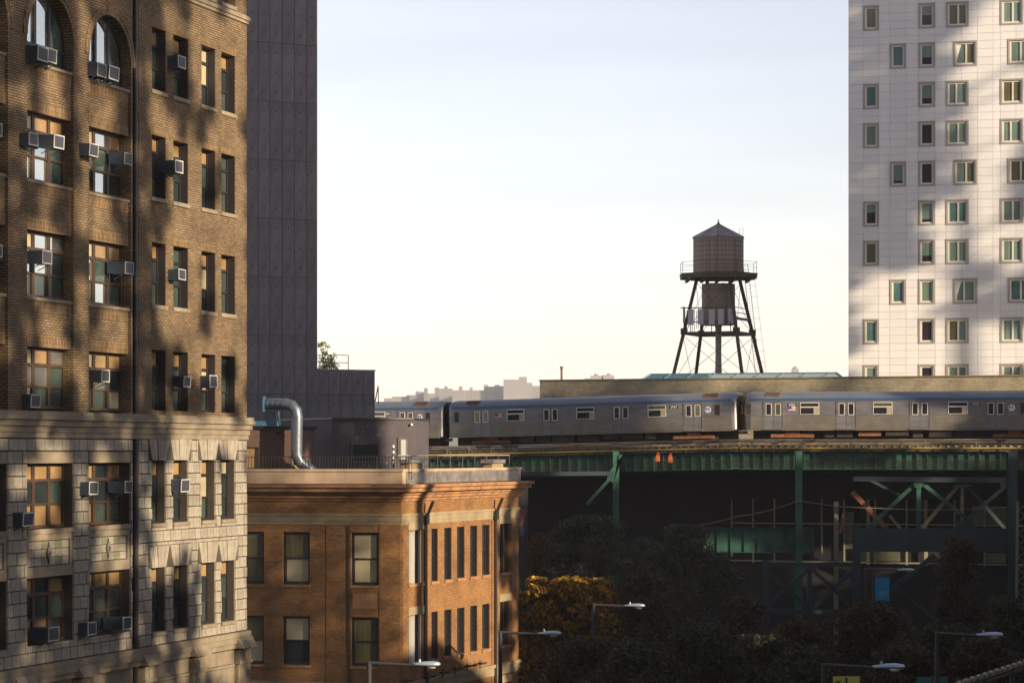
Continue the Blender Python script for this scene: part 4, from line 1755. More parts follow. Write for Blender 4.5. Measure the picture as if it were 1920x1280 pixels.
# big diagonal brace and lattice column at far right
ebar('diagonal', (1752, 1040), (1665, 1110), .3, .4, 'el_dark', D=168)
ebar('diagonal', (1665, 1085), (1760, 1165), .22, .25, 'el_dark', D=168.5)
for px in (1908, 1924):
    ebar('lattice_chord', (px, 940), (px - 2, 1130), .16, .16, 'el_pale', D=168)
for k in range(16):
    y0 = 945 + k * 11
    ebar('lattice_bar', (1908 if k % 2 else 1924, y0), (1924 if k % 2 else 1908, y0 + 11), .05, .05, 'el_pale', D=168.05)
# two orange cloths under the deck
for i, (px, py, lab) in enumerate(((1233, 847, 'left of two small orange warning cloths hanging under the deck'), (1256.5, 849, 'right of two small orange warning cloths hanging under the deck'))):
    o = empty('warning_cloth', P(px, py, 176.9), TBf.rz, lab, 'cloth', 'orange cloths under the deck')
    b = MB()
    n = 6
    vs_, fs_ = [], []
    for k in range(n + 1):
        t = k / n
        w = .05 + .10 * math.sin(t * 2.2)
        z_ = -t * .68
        yo = .04 * math.sin(t * 5 + i)
        vs_ += [(-w, yo, z_), (w + .03 * t, yo - .05, z_), (w + .03 * t, yo + .0, z_), (-w, yo + .04, z_)]
    for k in range(n):
        for j in range(4):
            fs_.append((k * 4 + j, k * 4 + (j + 1) % 4, k * 4 + 4 + (j + 1) % 4, k * 4 + 4 + j))
    b.add(vs_, fs_)
    b.build('cloth', 'orange_cloth', o, fix=True)

# ---- dark station hall behind the viaduct
SH_ = Fr(1200, 190.5, .94, -.342)
ST = SH_.root('station_hall', 'dark hall with pale window bars seen through the viaduct', 'building')
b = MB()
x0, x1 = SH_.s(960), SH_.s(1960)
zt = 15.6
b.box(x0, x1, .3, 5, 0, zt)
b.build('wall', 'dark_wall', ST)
for zpy in (981, 1052):
    b = MB()
    zz = SH_.z(1500, zpy)
    b.box(SH_.s(1370), x1, -.06, .06, zz - .05, zz + .05)
    b.build('window_bar', 'pale_mullion', ST)
for px in (1372, 1412, 1452, 1500, 1541, 1583, 1628, 1641, 1700, 1736, 1790, 1846, 1892, 1930):
    b = MB()
    x = SH_.s(px)
    w = .12 if px in (1628, 1736) else .05
    b.box(x - w, x + w, -.05, .05, SH_.z(1500, 1056), SH_.z(1500, 935))
    b.build('mullion', 'pale_mullion', ST)
for (a, c_, y0, y1, m) in ((1822, 1890, 948, 983, 'el_pale'), (1582, 1600, 960, 1030, 'el_pale'), (1602, 1700, 1034, 1052, 'el_pale'), (1845, 1885, 1034, 1052, 'el_pale'),
                           (1410, 1445, 1034, 1040, 'pale_mullion')):
    b = MB()
    b.box(SH_.s(a), SH_.s(c_), .1, .28, SH_.z(1700, y1), SH_.z(1700, y0))
    b.build('pane', m, ST)

# ------------------------------------------------------------------ white tiled tower
W_ = Fr(1592, 200, .968, -.251)
WB = W_.root('white_tower', 'white tiled residential tower with rows of grey framed windows at the right', 'building')
s = W_.s
ZT0 = W_.z(1592, 13.5)
ST_H = 73.25 / F * 200
XE = s(2060)
SINGLE = [(s(1620), s(1646.5))]
OFFS = [(s(1670), s(1697.5))]
COLC = (s(1723.5), s(1752))
DBL = [(s(1775), s(1815.5)), (s(1877), s(1918)), (s(1979), s(2020))]
DBO = [(s(1789), s(1831)), (s(1891), s(1934)), (s(1994), s(2036))]
WH = 45.0 / F * 200
wins = []
for r in range(-1, 11):
    zt = ZT0 - r * ST_H
    if r == 9:
        zt = W_.z(1592, 685)
    elif r > 9:
        zt = W_.z(1592, 685) - (r - 9) * ST_H
    off = r % 3 == 1
    if r == -1:
        off = False
    wins += [(c, zt, 0) for c in (OFFS if off else SINGLE)] + [((COLC), zt, 0)] + [(c, zt, 1) for c in (DBO if off else DBL)]
TR = WH / 3
b = MB()
hs = [(c[0], c[1], zt - WH, zt, .22) for c, zt, k in wins]
ZW = ZT0 + ST_H + 1.2
wall(b, 0, XE, 0, ZW, hs)
b.quad((0, 0, 0), (0, 0, ZW), (0, 30, ZW), (0, 30, 0))
b.quad((XE, 0, 0), (XE, 30, 0), (XE, 30, ZW), (XE, 0, ZW))
b.quad((0, 30, 0), (0, 30, ZW), (XE, 30, ZW), (XE, 30, 0))
b.quad((0, 0, ZW), (XE, 0, ZW), (XE, 30, ZW), (0, 30, ZW))
b.build('wall', 'tile_joint', WB)
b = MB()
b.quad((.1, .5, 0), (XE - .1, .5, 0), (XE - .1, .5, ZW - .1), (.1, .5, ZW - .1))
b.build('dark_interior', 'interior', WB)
# tiles
jx = [0] + [s(p) for p in (1618.5, 1648, 1668.5, 1699, 1722, 1753.5, 1774, 1803, 1833, 1862, 1876, 1905, 1935, 1962, 1978, 2007, 2040)] + [XE]
bands = []
zc = ZW
marks = sorted([zt for zt in {w[1] for w in wins}], reverse=True)
marks = [ZW] + marks
for a, c_ in zip(marks, marks[1:]):
    # from the top of one storey's windows to the next: three window rows then the rest
    if a == ZW:
        bands.append((c_, a))
        continue
    for k in range(3):
        bands.append((a - TR * (k + 1), a - TR * k))
    rest = a - WH - c_
    n = max(1, round(rest / TR))
    for k in range(n):
        bands.append((a - WH - rest * (k + 1) / n, a - WH - rest * k / n))
tiles = []
for (z0, z1) in bands:
    if z1 < W_.z(1592, 715):
        continue
    for i in range(len(jx) - 1):
        segs = [(jx[i], jx[i + 1])]
        for h in hs:
            if h[2] + .02 < (z0 + z1) / 2 < h[3] - .02:
                ns = []
                for (a, c_) in segs:
                    if h[1] <= a or h[0] >= c_:
                        ns.append((a, c_))
                    else:
                        if h[0] > a:
                            ns.append((a, h[0]))
                        if h[1] < c_:
                            ns.append((h[1], c_))
                segs = ns
        tiles += [(a, c_, z0, z1) for a, c_ in segs if c_ - a > .08]
vis = [t for t in tiles if t[0] < s(1921) and t[2] < W_.z(1592, -5)]
rest = [t for t in tiles if t not in vis]
vis.sort(key=lambda t: -(t[1] - t[0]) * (t[3] - t[2]))
b = MB()
b.box(0, 1, 0, 1, 0, 1)
TU = b.mesh('facade_tile', 'white_tile')
g_ = .011
for t in vis[:300]:
    put('facade_tile', TU, WB, (t[0] + g_, -.03 + random.uniform(-.003, .003), t[2] + g_), None, (t[1] - t[0] - 2 * g_, .035, t[3] - t[2] - 2 * g_))
b = MB()
for t in vis[300:] + rest:
    b.box(t[0] + g_, t[1] - g_, -.03 + random.uniform(-.003, .003), .005, t[2] + g_, t[3] - g_)
tag(b.build('facade_tiles', 'white_tile', WB), kind='stuff')
b = MB()
b.box(-.045, .0, -.03, 30, 0, ZW)
b.build('corner_cladding', 'white_tile', WB)
# windows
rw = random.Random(11)
for c, zt, kind in wins:
    x0, x1, z0, z1 = c[0], c[1], zt - WH, zt
    fw = .13
    b = MB()
    for (a, d, e_, f_) in ((x0 - .05, x1 + .05, z1 - .09, z1 + .05), (x0 - .05, x1 + .05, z0 - .05, z0 + .09), (x0 - .05, x0 + .09, z0 + .09, z1 - .09), (x1 - .09, x1 + .05, z0 + .09, z1 - .09)):
        b.box(a, d, -.07, .10, e_, f_)
    w = b.build('window', 'grey_frame', WB)
    b = MB()
    xi0, xi1, zi0, zi1 = x0 + .09, x1 - .09, z0 + .09, z1 - .09
    b.box(xi0, xi0 + fw, .03, .14, zi0, zi1)
    b.box(xi1 - fw, xi1, .03, .14, zi0, zi1)
    b.box(xi0 + fw, xi1 - fw, .03, .14, zi1 - fw, zi1)
    b.box(xi0 + fw, xi1 - fw, .03, .14, zi0, zi0 + fw)
    xm = xi0 + (xi1 - xi0) * (.54 if rw.random() < .7 else .44)
    if kind:
        b.box(xm - .07, xm + .07, .03, .14, zi0 + fw, zi1 - fw)
    b.build('sash', 'pale_sash', w)
    if kind:
        k1 = rw.choice(['pane_curtain', 'pane_curtain', 'pane_teal', 'pane_olive', 'pane_curtain'])
        k2 = k1 if rw.random() < .7 else rw.choice(['pane_curtain', 'pane_olive', 'pane_teal'])
        pane(w, xi0 + fw, xm - .07, zi0 + fw, zi1 - fw, .09, k1)
        pane(w, xm + .07, xi1 - fw, zi0 + fw, zi1 - fw, .09, k2)
        if rw.random() < .1:
            b = MB()
            b.add([(xi0 + fw, .085, zi1 - fw), (xi0 + fw + .35, .085, zi1 - fw), (xi0 + fw + .12, .085, zi0 + .9), (xi0 + fw, .085, zi0 + .5)], [(0, 1, 2, 3)])
            b.build('curtain', 'white_paint', w)
    else:
        k1 = rw.choice(['pane_teal', 'pane_teal', 'pane_night', 'pane_curtain', 'pane_olive'])
        if c is COLC and rw.random() < .5:
            k1 = 'pane_night'
        zb = zi0 + fw
        if rw.random() < .35:
            zs_ = zb + (zi1 - zb) * rw.uniform(.1, .55)
            pane(w, xi0 + fw, xi1 - fw, zb, zs_, .09, 'pane_night')
            pane(w, xi0 + fw, xi1 - fw, zs_, zi1 - fw, .09, 'pane_curtain')
        else:
            pane(w, xi0 + fw, xi1 - fw, zb, zi1 - fw, .09, k1)

# ------------------------------------------------------------------ long olive-brown building behind the train
BR = Fr(1012, 200, .94, -.342)
BB = BR.root('brown_building', 'long low olive brown brick building behind the train', 'building')
zt = BR.z(1012, 714)
XR = BR.s(2050)
b = MB()
b.box(0, XR, 0, 34, 0, zt)
b.build('wall', 'brick_olive', BB)
b = MB()
b.box(-.06, XR, -.08, .4, zt + .003, zt + .10)
b.build('coping', 'sandstone', BB)
roofz = zt
# steel flue, vents
o = empty('roof_flue', BR.world(BR.s(1053, 1.5), 1.5, roofz), BR.rz, 'slim metal flue with a cap on the brown building roof', 'flue')
b = MB()
b.tube((0, 0, 0), (0, 0, 1.05), .09, 10)
b.build('pipe', 'tower_steel', o)
b = MB()
b.tube((0, 0, 1.0), (0, 0, 1.2), .13, 10)
b.build('cap', 'tower_steel', o)
o = empty('roof_vent_unit', BR.world(BR.s(1096, 3.0), 3.0, roofz), BR.rz, 'row of low grey ventilation boxes on the brown building roof', 'vent')
sc = F / BR.D(1120, 3)
for (a, c_, h) in ((0, 22, .28), (12, 34, .5), (36, 60, .52)):
    b = MB()
    b.box(a / sc, c_ / sc - .05, 0 + (.0 if a != 12 else -.01), 1.2 if a != 12 else 1.1, 0, h)
    b.build('box', 'antenna', o)
    if h > .4:
        b = MB()
        b.tube(((a + c_) / 2 / sc, .6, h), ((a + c_) / 2 / sc, .6, h + .12), .35, 10)
        b.build('cowl', 'antenna', o)
# glazed skylight ridge
SK = Fr(1200, 199.5, .97, -.243)
o = SK.root('skylight', 'long teal framed glass skylight ridge on the brown building roof', 'skylight', roofz)
x1 = SK.s(1583)
zb, zr = .02, SK.z(1400, 700) - roofz
zr = max(zr, .55)
hip = .7
b = MB()
for (p, q) in (((hip, .8, zr), (x1 - hip, .8, zr)), ((0, 0, zb + .05), (x1, 0, zb + .05)), ((0, 0, zb), (hip, .8, zr)), ((x1, 0, zb), (x1 - hip, .8, zr)), ((0, 1.6, zb), (hip, .8, zr)), ((x1, 1.6, zb), (x1 - hip, .8, zr))):
    b.bar(p, q, .09, .09)
b.build('frame', 'teal_frame', o)
nb = 9
for k in range(nb):
    xa, xb = x1 * k / nb, x1 * (k + 1) / nb
    b = MB()
    b.bar((xa, 0, zb + .04), (max(hip, min(x1 - hip, xa + .55)), .8, zr), .07, .07)
    b.build('glazing_bar', 'teal_frame', o)
    ta, tb = max(hip, xa), min(x1 - hip, xb)
    for sg in (0, 1):
        yy = 0 if sg == 0 else 1.6
        b = MB()
        b.add([(xa + .04, yy, zb), (xb - .04, yy, zb), (tb, .8, zr - .03), (ta, .8, zr - .03)], [(0, 1, 2, 3)])
        b.build('pane', 'skylight_glass' if k > 2 else 'teal_frame', o)

# ------------------------------------------------------------------ rooftop water tower
D0 = 226.0
K = D0 / F
WT = empty('water_tower', P(1347, 0, D0), 0, 'wooden rooftop water tank with a conical roof on dark steel legs', 'water tower')
WT.location.z = 21.4
zw = lambda py: ZC + (YH - py) * K - 21.4
RT = 47 * K
b = MB()
b.lathe((0, 0, 0), [(RT - .06, zw(514)), (RT - .06, zw(447))], 32)
b.build('tank_core', 'tower_steel', WT)
n = 40
b = MB()
w = 2 * math.pi * RT / n * .97
b.box(-w / 2, w / 2, -RT, -RT + .08, zw(514), zw(446))
pk = b.mesh('plank', 'tank_wood')
for k in range(n):
    put('plank', pk, WT, (0, 0, random.uniform(-.03, .0)), (0, 0, 2 * math.pi * k / n))
for py in (455, 464, 473, 482, 490, 498, 505, 511):
    b = MB()
    b.lathe((0, 0, zw(py)), [(RT + .005, 0), (RT + .022, .015), (RT + .022, .04), (RT + .005, .05)], 40)
    b.build('hoop', 'tank_hoop', WT)
# faceted conical roof
b = MB()
n = 10
ring = [(1.07 * RT * math.cos(2 * math.pi * (k + .3) / n), 1.07 * RT * math.sin(2 * math.pi * (k + .3) / n), zw(445.5)) for k in range(n)]
rl = [(x, y, z_ - .07) for x, y, z_ in ring]
apex = (0, 0, zw(419))
for k in range(n):
    j = (k + 1) % n
    b.add([ring[k], ring[j], apex], [(0, 1, 2)])
    b.quad(rl[k], rl[j], ring[j], ring[k])
b.add(rl, [tuple(range(n - 1, -1, -1))])
rf = b.build('roof', 'tank_roof', WT)
b = MB()
b.tube((0, 0, zw(420)), (0, 0, zw(412)), .05, 6)
b.lathe((0, 0, zw(420)), [(.16, -.05), (.12, .1), (.05, .16)], 8)
b.build('finial', 'tower_steel', rf)
b = MB()
for k in range(n):
    b.bar(ring[k], apex, .04, .04)
b.build('ridge_battens', 'tank_hoop', rf)
# platform
RP = 71 * K
b = MB()
oct_ = [(RP / math.cos(math.pi / 8) * math.cos(math.pi / 4 * k + math.pi / 8), RP / math.cos(math.pi / 8) * math.sin(math.pi / 4 * k + math.pi / 8)) for k in range(8)]
b.prism(oct_, zw(517), zw(514))
b.build('platform', 'tower_steel', WT)
b = MB()
b.prism([(x * .985, y * .985) for x, y in oct_], zw(523), zw(517.2))
b.build('platform_rim', 'timber', WT)
for k in range(5):
    b = MB()
    x = -RP * .8 + RP * .4 * k
    b.box(x - .12, x + .12, -RP * .75, RP * .75, zw(527), zw(523.2))
    b.build('joist', 'tower_steel', WT)
for k in range(8):
    b = MB()
    x, y = oct_[k]
    b.tube((x * .97, y * .97, zw(514)), (x * .97, y * .97, zw(492)), .022, 5)
    b.build('railing_post', 'tower_steel', WT)
    x2, y2 = oct_[(k + 1) % 8]
    b = MB()
    b.tube((x * .97, y * .97, zw(493)), (x2 * .97, y2 * .97, zw(493)), .018, 5)
    b.tube((x * .97, y * .97, zw(503)), (x2 * .97, y2 * .97, zw(503)), .012, 5)
    b.build('railing', 'tower_steel', WT)
# inner lower tank
RI = 31 * K
b = MB()
b.lathe((0, 0, 0), [(RI - .05, zw(608)), (RI - .05, zw(533))], 28)
b.build('inner_tank', 'tower_steel', WT)
n = 28
w = 2 * math.pi * RI / n * .97
b = MB()
b.box(-w / 2, w / 2, -RI, -RI + .07, zw(609), zw(532))
pk = b.mesh('plank', 'tank_wood')
for k in range(n):
    put('plank', pk, WT, (0, 0, random.uniform(-.05, 0)), (0, 0, 2 * math.pi * k / n))
for py in (545, 560, 575, 590, 602):
    b = MB()
    b.lathe((0, 0, zw(py)), [(RI + .004, 0), (RI + .02, .015), (RI + .02, .035), (RI + .004, .045)], 32)
    b.build('hoop', 'tank_hoop', WT)
# legs
TH = [R(180 + 22.7), R(270 + 22.7), R(22.7), R(90 + 22.7)]


def legp(k, py):
    t = (py - 527) / (700 - 527)
    r = (46 + (93 - 46) * t) * K
    return Vector((r * math.cos(TH[k]), r * math.sin(TH[k]), zw(py)))


for k in range(4):
    b = MB()
    b.bar(legp(k, 524), legp(k, 730), .30, .26, (0, 1, 0))
    lg = b.build('leg', 'tower_steel', WT)
    for py in (626,):
        j = (k + 1) % 4
        b = MB()
        b.bar(legp(k, py), legp(j, py), .22, .24)
        b.build('strut', 'tower_steel', WT)
    b = MB()
    p = legp(k, 622)
    b.box(p.x - .3, p.x + .3, p.y - .3, p.y + .3, p.z - .3, p.z + .25)
    b.build('joint_plate', 'tower_steel', lg)
    j = (k + 1) % 4
    for (a0, a1) in ((530, 622), (630, 728)):
        b = MB()
        b.tube(legp(k, a0), legp(j, a1), .022, 5)
        b.tube(legp(j, a0), legp(k, a1), .022, 5)
        b.build('tie_rod', 'tower_steel', WT)
b = MB()
p, q = legp(2, 599), legp(1, 599)
b.bar(p + (p - q) * .08, q, .18, .22)
b.build('strut', 'tower_steel', WT)
for py in (578, 588):
    b = MB()
    b.tube(legp(2, py), legp(1, py), .04, 5)
    b.build('strut', 'tower_steel', WT)
b = MB()
b.lathe((0, 0, 0), [(.40, 0), (.30, zw(690)), (.27, zw(660)), (.29, zw(615)), (.36, zw(604)), (.36, zw(600))], 12)
b.build('riser_pipe', 'pipe_wrap', WT)
# antennas
for (px, py0, py1, yy) in ((1291, 583, 612, -3.0), (1309, 583, 611, -2.9), (1330, 583, 611, -2.8), (1347, 582, 611, -2.8), (1365.5, 581, 609, -2.7), (1279.5, 580, 606, -2.2)):
    x = (px - 1347) * K
    w = (5.3 if px > 1285 else 2) * K
    b = MB()
    b.box(x - w, x + w, yy, yy + .16, zw(py1), zw(py0))
    a = b.build('antenna_panel', 'antenna', WT)
    b = MB()
    b.tube((x, yy + .24, zw(py1 + 14)), (x, yy + .24, zw(py0 - 4)), .04, 6)
    b.build('mast', 'tower_steel', a)
b = MB()
b.tube((-3.6, -2.55, zw(580)), (1.1, -2.4, zw(580)), .05, 6)
b.tube((-3.4, -2.55, zw(606)), (1.1, -2.4, zw(606)), .05, 6)
for k in range(12):
    x = -3.2 + k * .17
    b.tube((x, -2.5, zw(612 + random.uniform(0, 14))), (x, -2.5, zw(585)), .025, 5)
b.build('antenna_frame', 'tower_steel', WT)
# ladder up the right side
b = MB()
la, lb = Vector((62 * K, -.6, zw(700))), Vector((54 * K, -.6, zw(495)))
la.x, lb.x = 68 * K, 45 * K
for dx in (0, .42):
    b.tube(la + Vector((dx, 0, 0)), lb + Vector((dx, 0, 0)), .025, 5)
for k in range(40):
    p = la.lerp(lb, k / 39)
    b.tube(p, p + Vector((.42, 0, 0)), .016, 4)
for k in range(9):
    p = la.lerp(lb, .1 + k * .1)
    b.tube(p + Vector((.42, 0, 0)), p + Vector((1.05, 0, 0)), .016, 4)
b.tube(la + Vector((1.0, 0, 0)), lb + Vector((1.0, 0, -1)), .014, 4)
b.build('ladder', 'tower_steel', WT)
b = MB()
b.tube((40 * K, 0, zw(428)), (40 * K, 0, zw(500)), .02, 4)
b.tube((46 * K, 0, zw(426)), (46 * K, 0, zw(500)), .02, 4)
b.build('lightning_rod', 'tower_steel', WT)

# ------------------------------------------------------------------ hazy skyline
DS = 3200.0
SKY = [(720, 735, 747, 'low hazy block beside the concrete wing'), (735, 762, 744, 'long low hazy roofline at the left end of the skyline'),
       (762, 780, 741, 'hazy low block left of the twin roof boxes'), (779, 794, 735, 'small hazy block with a raised left corner'),
       (795, 801, 728, 'narrow hazy tower among the low roofs'), (801, 815, 738, 'low hazy block right of the narrow tower'),
       (815, 823, 727, 'hazy block with a flat top left of the roof box'), (823, 848, 729, 'hazy block carrying a small roof box'),
       (848, 872, 732, 'hazy low block with one roof box at its middle'), (872, 907, 732, 'hazy long block with one roof box left of centre'),
       (907, 927, 725, 'hazy block with a raised left corner and a gap of sky'), (927, 944, 724, 'hazy block with a raised left tower'),
       (944, 973, 712, 'tall wide hazy apartment block'), (973, 988, 707, 'tallest hazy tower of the skyline'),
       (988, 998, 718, 'hazy step block right of the tallest tower'), (998, 1016, 724, 'hazy block beside the brown building wall')]
BUMP = {3: [(779, 785, 733)], 7: [(833, 839, 724)], 8: [(860, 867, 724)], 9: [(880, 886, 725.5)], 10: [(907, 915, 721)], 11: [(927, 936, 721)], 13: []}
for i, (a, c_, yt, lab) in enumerate(SKY):
    D = DS + (i % 4) * 24
    p0, p1 = P(a, yt, D), P(c_, yt, D)
    o = empty('distant_building', ((p0.x + p1.x) / 2, D, 60), 0, lab, 'building', 'hazy skyline buildings')
    w = (p1.x - p0.x) / 2
    h = p0.z - 60
    b = MB()
    b.box(-w, w, 0, 24 + i, -60, h)
    wl = b.build('wall', 'skyline_wall', o)
    b = MB()
    b.box(-w - .2, w + .2, -.3, .5, h, h + .5)
    b.build('parapet', 'skyline_wall', o)
    nw = max(2, int(2 * w / 3.2))
    b = MB()
    for r in range(5):
        for k in range(nw):
            x = -w + 2 * w * (k + .5) / nw
            z_ = h - 2.2 - r * 3.3
            b.box(x - .55, x + .55, -.06, .02, z_ - .9, z_ + .7)
    tag(b.build('windows', 'skyline_window', o), kind='stuff')
    for (xa, xb, yb) in BUMP.get(i, []):
        q0, q1 = P(xa, yb, D), P(xb, yb, D)
        b = MB()
        b.box(q0.x - o.location.x, q1.x - o.location.x, 1, 6, h, q0.z - 60)
        b.build('roof_box', 'skyline_wall', o)
o = empty('distant_spire', P(1491, 0, 3000), 0, 'tiny hazy spire on the horizon left of the white tower', 'tower')
o.location.z = 0
zz = lambda py: ZC + (YH - py) / F * 3000
b = MB()
b.box(-4.0, 4.0, -4, 4, 0, zz(692))
b.build('shaft', 'skyline_wall', o)
b = MB()
b.lathe((0, 0, zz(692)), [(3.4, 0), (3.0, 2.0), (1.2, 3.0), (.5, 3.8), (.2, zz(685) - zz(692))], 10)
b.build('cap', 'skyline_wall', o)

# ------------------------------------------------------------------ trees
def leaves(name, m, centres, radii, per, size, rng, parent, loc=(0, 0, 0), flat=.8):
    pts = []
    for c, r in zip(centres, radii):
        d = rng.normal(size=(per, 3))
        d /= np.linalg.norm(d, axis=1)[:, None]
        rad = r * (.35 + .65 * rng.random(per) ** .6)
        pts.append(np.array(c) + d * rad[:, None] * np.array([1, 1, flat]))
    pts = np.concatenate(pts)
    N = len(pts)
    a = rng.normal(size=(N, 3))
    a /= np.linalg.norm(a, axis=1)[:, None]
    t = rng.normal(size=(N, 3))
    bq = np.cross(a, t)
    bq /= np.linalg.norm(bq, axis=1)[:, None]
    sz = size * (.6 + .8 * rng.random(N))[:, None]
    a, bq = a * sz * .5, bq * sz * .32
    v = np.empty((N * 4, 3))
    v[0::4], v[1::4], v[2::4], v[3::4] = pts - a, pts + bq, pts + a, pts - bq
    me = bpy.data.meshes.new(name)
    me.vertices.add(N * 4)
    me.vertices.foreach_set('co', v.ravel())
    me.loops.add(N * 4)
    me.loops.foreach_set('vertex_index', np.arange(N * 4, dtype=np.int32))
    me.polygons.add(N)
    me.polygons.foreach_set('loop_start', np.arange(0, N * 4, 4, dtype=np.int32))
    me.materials.append(MATS[m])
    me.update()
    me.validate()
    return put(name, me, parent, loc)


def tree(name, loc, h, w, m, label, seed, clumps=60, per=150, size=.2, base=.3, cat='tree', group='trees below the viaduct', shape='oval', crad=(.4, .95)):
    rng = np.random.default_rng(seed)
    o = empty(name, loc, 0, label, cat, group)
    cs, rs = [], []
    while len(cs) < clumps:
        t = rng.random()
        zz = h * (base + (1 - base) * t)
        if shape == 'point':
            ww = w * (1 - t) ** .7 * (1 if t > .1 else .6)
        elif shape == 'flat':
            t = t ** .6
            zz = h * (base + (1 - base) * t)
            ww = w * (1 - .25 * t ** 6)
        else:
            ww = w * math.sqrt(max(0.0, 1 - (2 * t - 1) ** 2 * .96))
        ang = rng.random() * 6.283
        rr = ww * math.sqrt(rng.random())
        r = rng.uniform(*crad)
        cs.append((rr * math.cos(ang), rr * math.sin(ang) * .85, min(zz, h - r * .6)))
        rs.append(r)
    leaves('crown', m, cs, rs, per, size, rng, o)
    b = MB()
    b.tube((0, 0, 0), (.1, 0, h * .35), .2, 8, .15, False)
    b.tube((.1, 0, h * .35), (-.1, .1, h * .75), .15, 7, .06, False)
    for c in cs[::4]:
        z0 = min(c[2] * .8, h * .7)
        b.tube((0, 0, max(h * .25, z0 - 1.2)), c, .05, 5, .015, False)
    b.build('trunk', 'bark', o)
    return o


def tree_px(name, px, top, hw, D, m, label, seed, **k):
    p = P(px, top, D)
    tree(name, (p.x, D, 0), p.z, hw * D / F, m, label, seed, **k)


TREES = [
    ('tree', 1290, 985, 95, 152, 'leaf_dark', 'dark leafy tree rising in front of the green lower girder', dict(clumps=140, base=.1)),
    ('tree', 1105, 968, 100, 160, 'leaf_dark', 'dark tree in shade below the left end of the viaduct', dict(clumps=150, base=.15)),
    ('tree', 1066, 1084, 106, 134, 'leaf_gold', 'golden autumn tree with sunlit top beside the orange building', dict(clumps=230, base=.3, shape='flat', size=.27, per=80, crad=(.22, .55))),
    ('tree', 1800, 1006, 90, 142, 'leaf_brown', 'pointed brown tree under the right truss bay', dict(clumps=100, base=.15, shape='point')),
    ('tree', 1500, 1165, 70, 128, 'leaf_rust', 'small rust coloured tree below the dark lower truss', dict(clumps=70, base=.25)),
    ('tree', 1390, 1120, 85, 138, 'leaf_brown', 'brown tree between the dark tree and the rust coloured tree', dict(clumps=80, base=.15)),
    ('tree', 1635, 1130, 95, 124, 'leaf_brown', 'broad brown tree just below the blue banner', dict(clumps=100, base=.15)),
    ('tree', 1225, 1075, 90, 128, 'leaf_brown', 'brown tree right of the golden tree', dict(clumps=95, base=.15)),
    ('tree', 1885, 1120, 80, 118, 'leaf_dark', 'dark tree at the right edge behind a street lamp', dict(clumps=90, base=.15)),
    ('tree', 1005, 1000, 45, 166, 'leaf_rust', 'slim rusty tree directly behind the orange building corner', dict(clumps=45, base=.2)),
    ('tree', 1320, 1170, 95, 114, 'leaf_dark', 'low dark tree at the bottom middle of the picture', dict(clumps=100, base=.15)),
    ('tree', 1095, 1190, 95, 116, 'leaf_brown', 'low brown tree under the golden tree', dict(clumps=95, base=.15)),
    ('tree', 1510, 1210, 90, 110, 'leaf_dark', 'low dark tree at the bottom, left of the yellow sign', dict(clumps=90, base=.15)),
    ('tree', 1760, 1175, 95, 112, 'leaf_dark', 'low dark tree at the bottom, right of the yellow sign', dict(clumps=95, base=.15)),
    ('tree', 1200, 1010, 70, 164, 'leaf_dark', 'dark tree between the viaduct column and the tall dark tree', dict(clumps=70, base=.1)),
    ('tree', 1425, 1190, 80, 120, 'leaf_dark', 'low dark tree left of the rust coloured tree', dict(clumps=90, base=.1)),
    ('tree', 1190, 1205, 90, 108, 'leaf_dark', 'low dark tree under the brown tree, near the lamp', dict(clumps=95, base=.1)),
    ('tree', 1690, 1215, 90, 106, 'leaf_brown', 'low brown tree above the yellow sign at right', dict(clumps=95, base=.1)),
    ('tree', 1845, 1200, 90, 104, 'leaf_brown', 'low brown tree at the bottom beside the guard rail', dict(clumps=95, base=.1)),
]
for i, (nm, px, top, hw, D, m, lab, k) in enumerate(TREES):
    tree_px(nm, px, top, hw, D, m, lab, 100 + i, **k)
# bush on the concrete wing
rng = np.random.default_rng(5)
o = empty('roof_bush', T_.world(T_.s(617, 1.2), 1.2, 21.9), 0, 'pale green wispy bush growing on the low concrete wing', 'bush')
cs = [(rng.uniform(-.75, .45), rng.uniform(-.5, .5), rng.uniform(.1, .9) ** 1.0) for k in range(22)] + [(rng.uniform(-.8, -.1), 0, rng.uniform(.9, 1.7)) for k in range(7)]
leaves('foliage', 'leaf_bush', cs, [.26] * 22 + [.2] * 7, 34, .12, rng, o)
b = MB()
for c in cs:
    b.tube((c[0] * .4, 0, 0), c, .012, 4)
b.build('stems', 'bark', o)

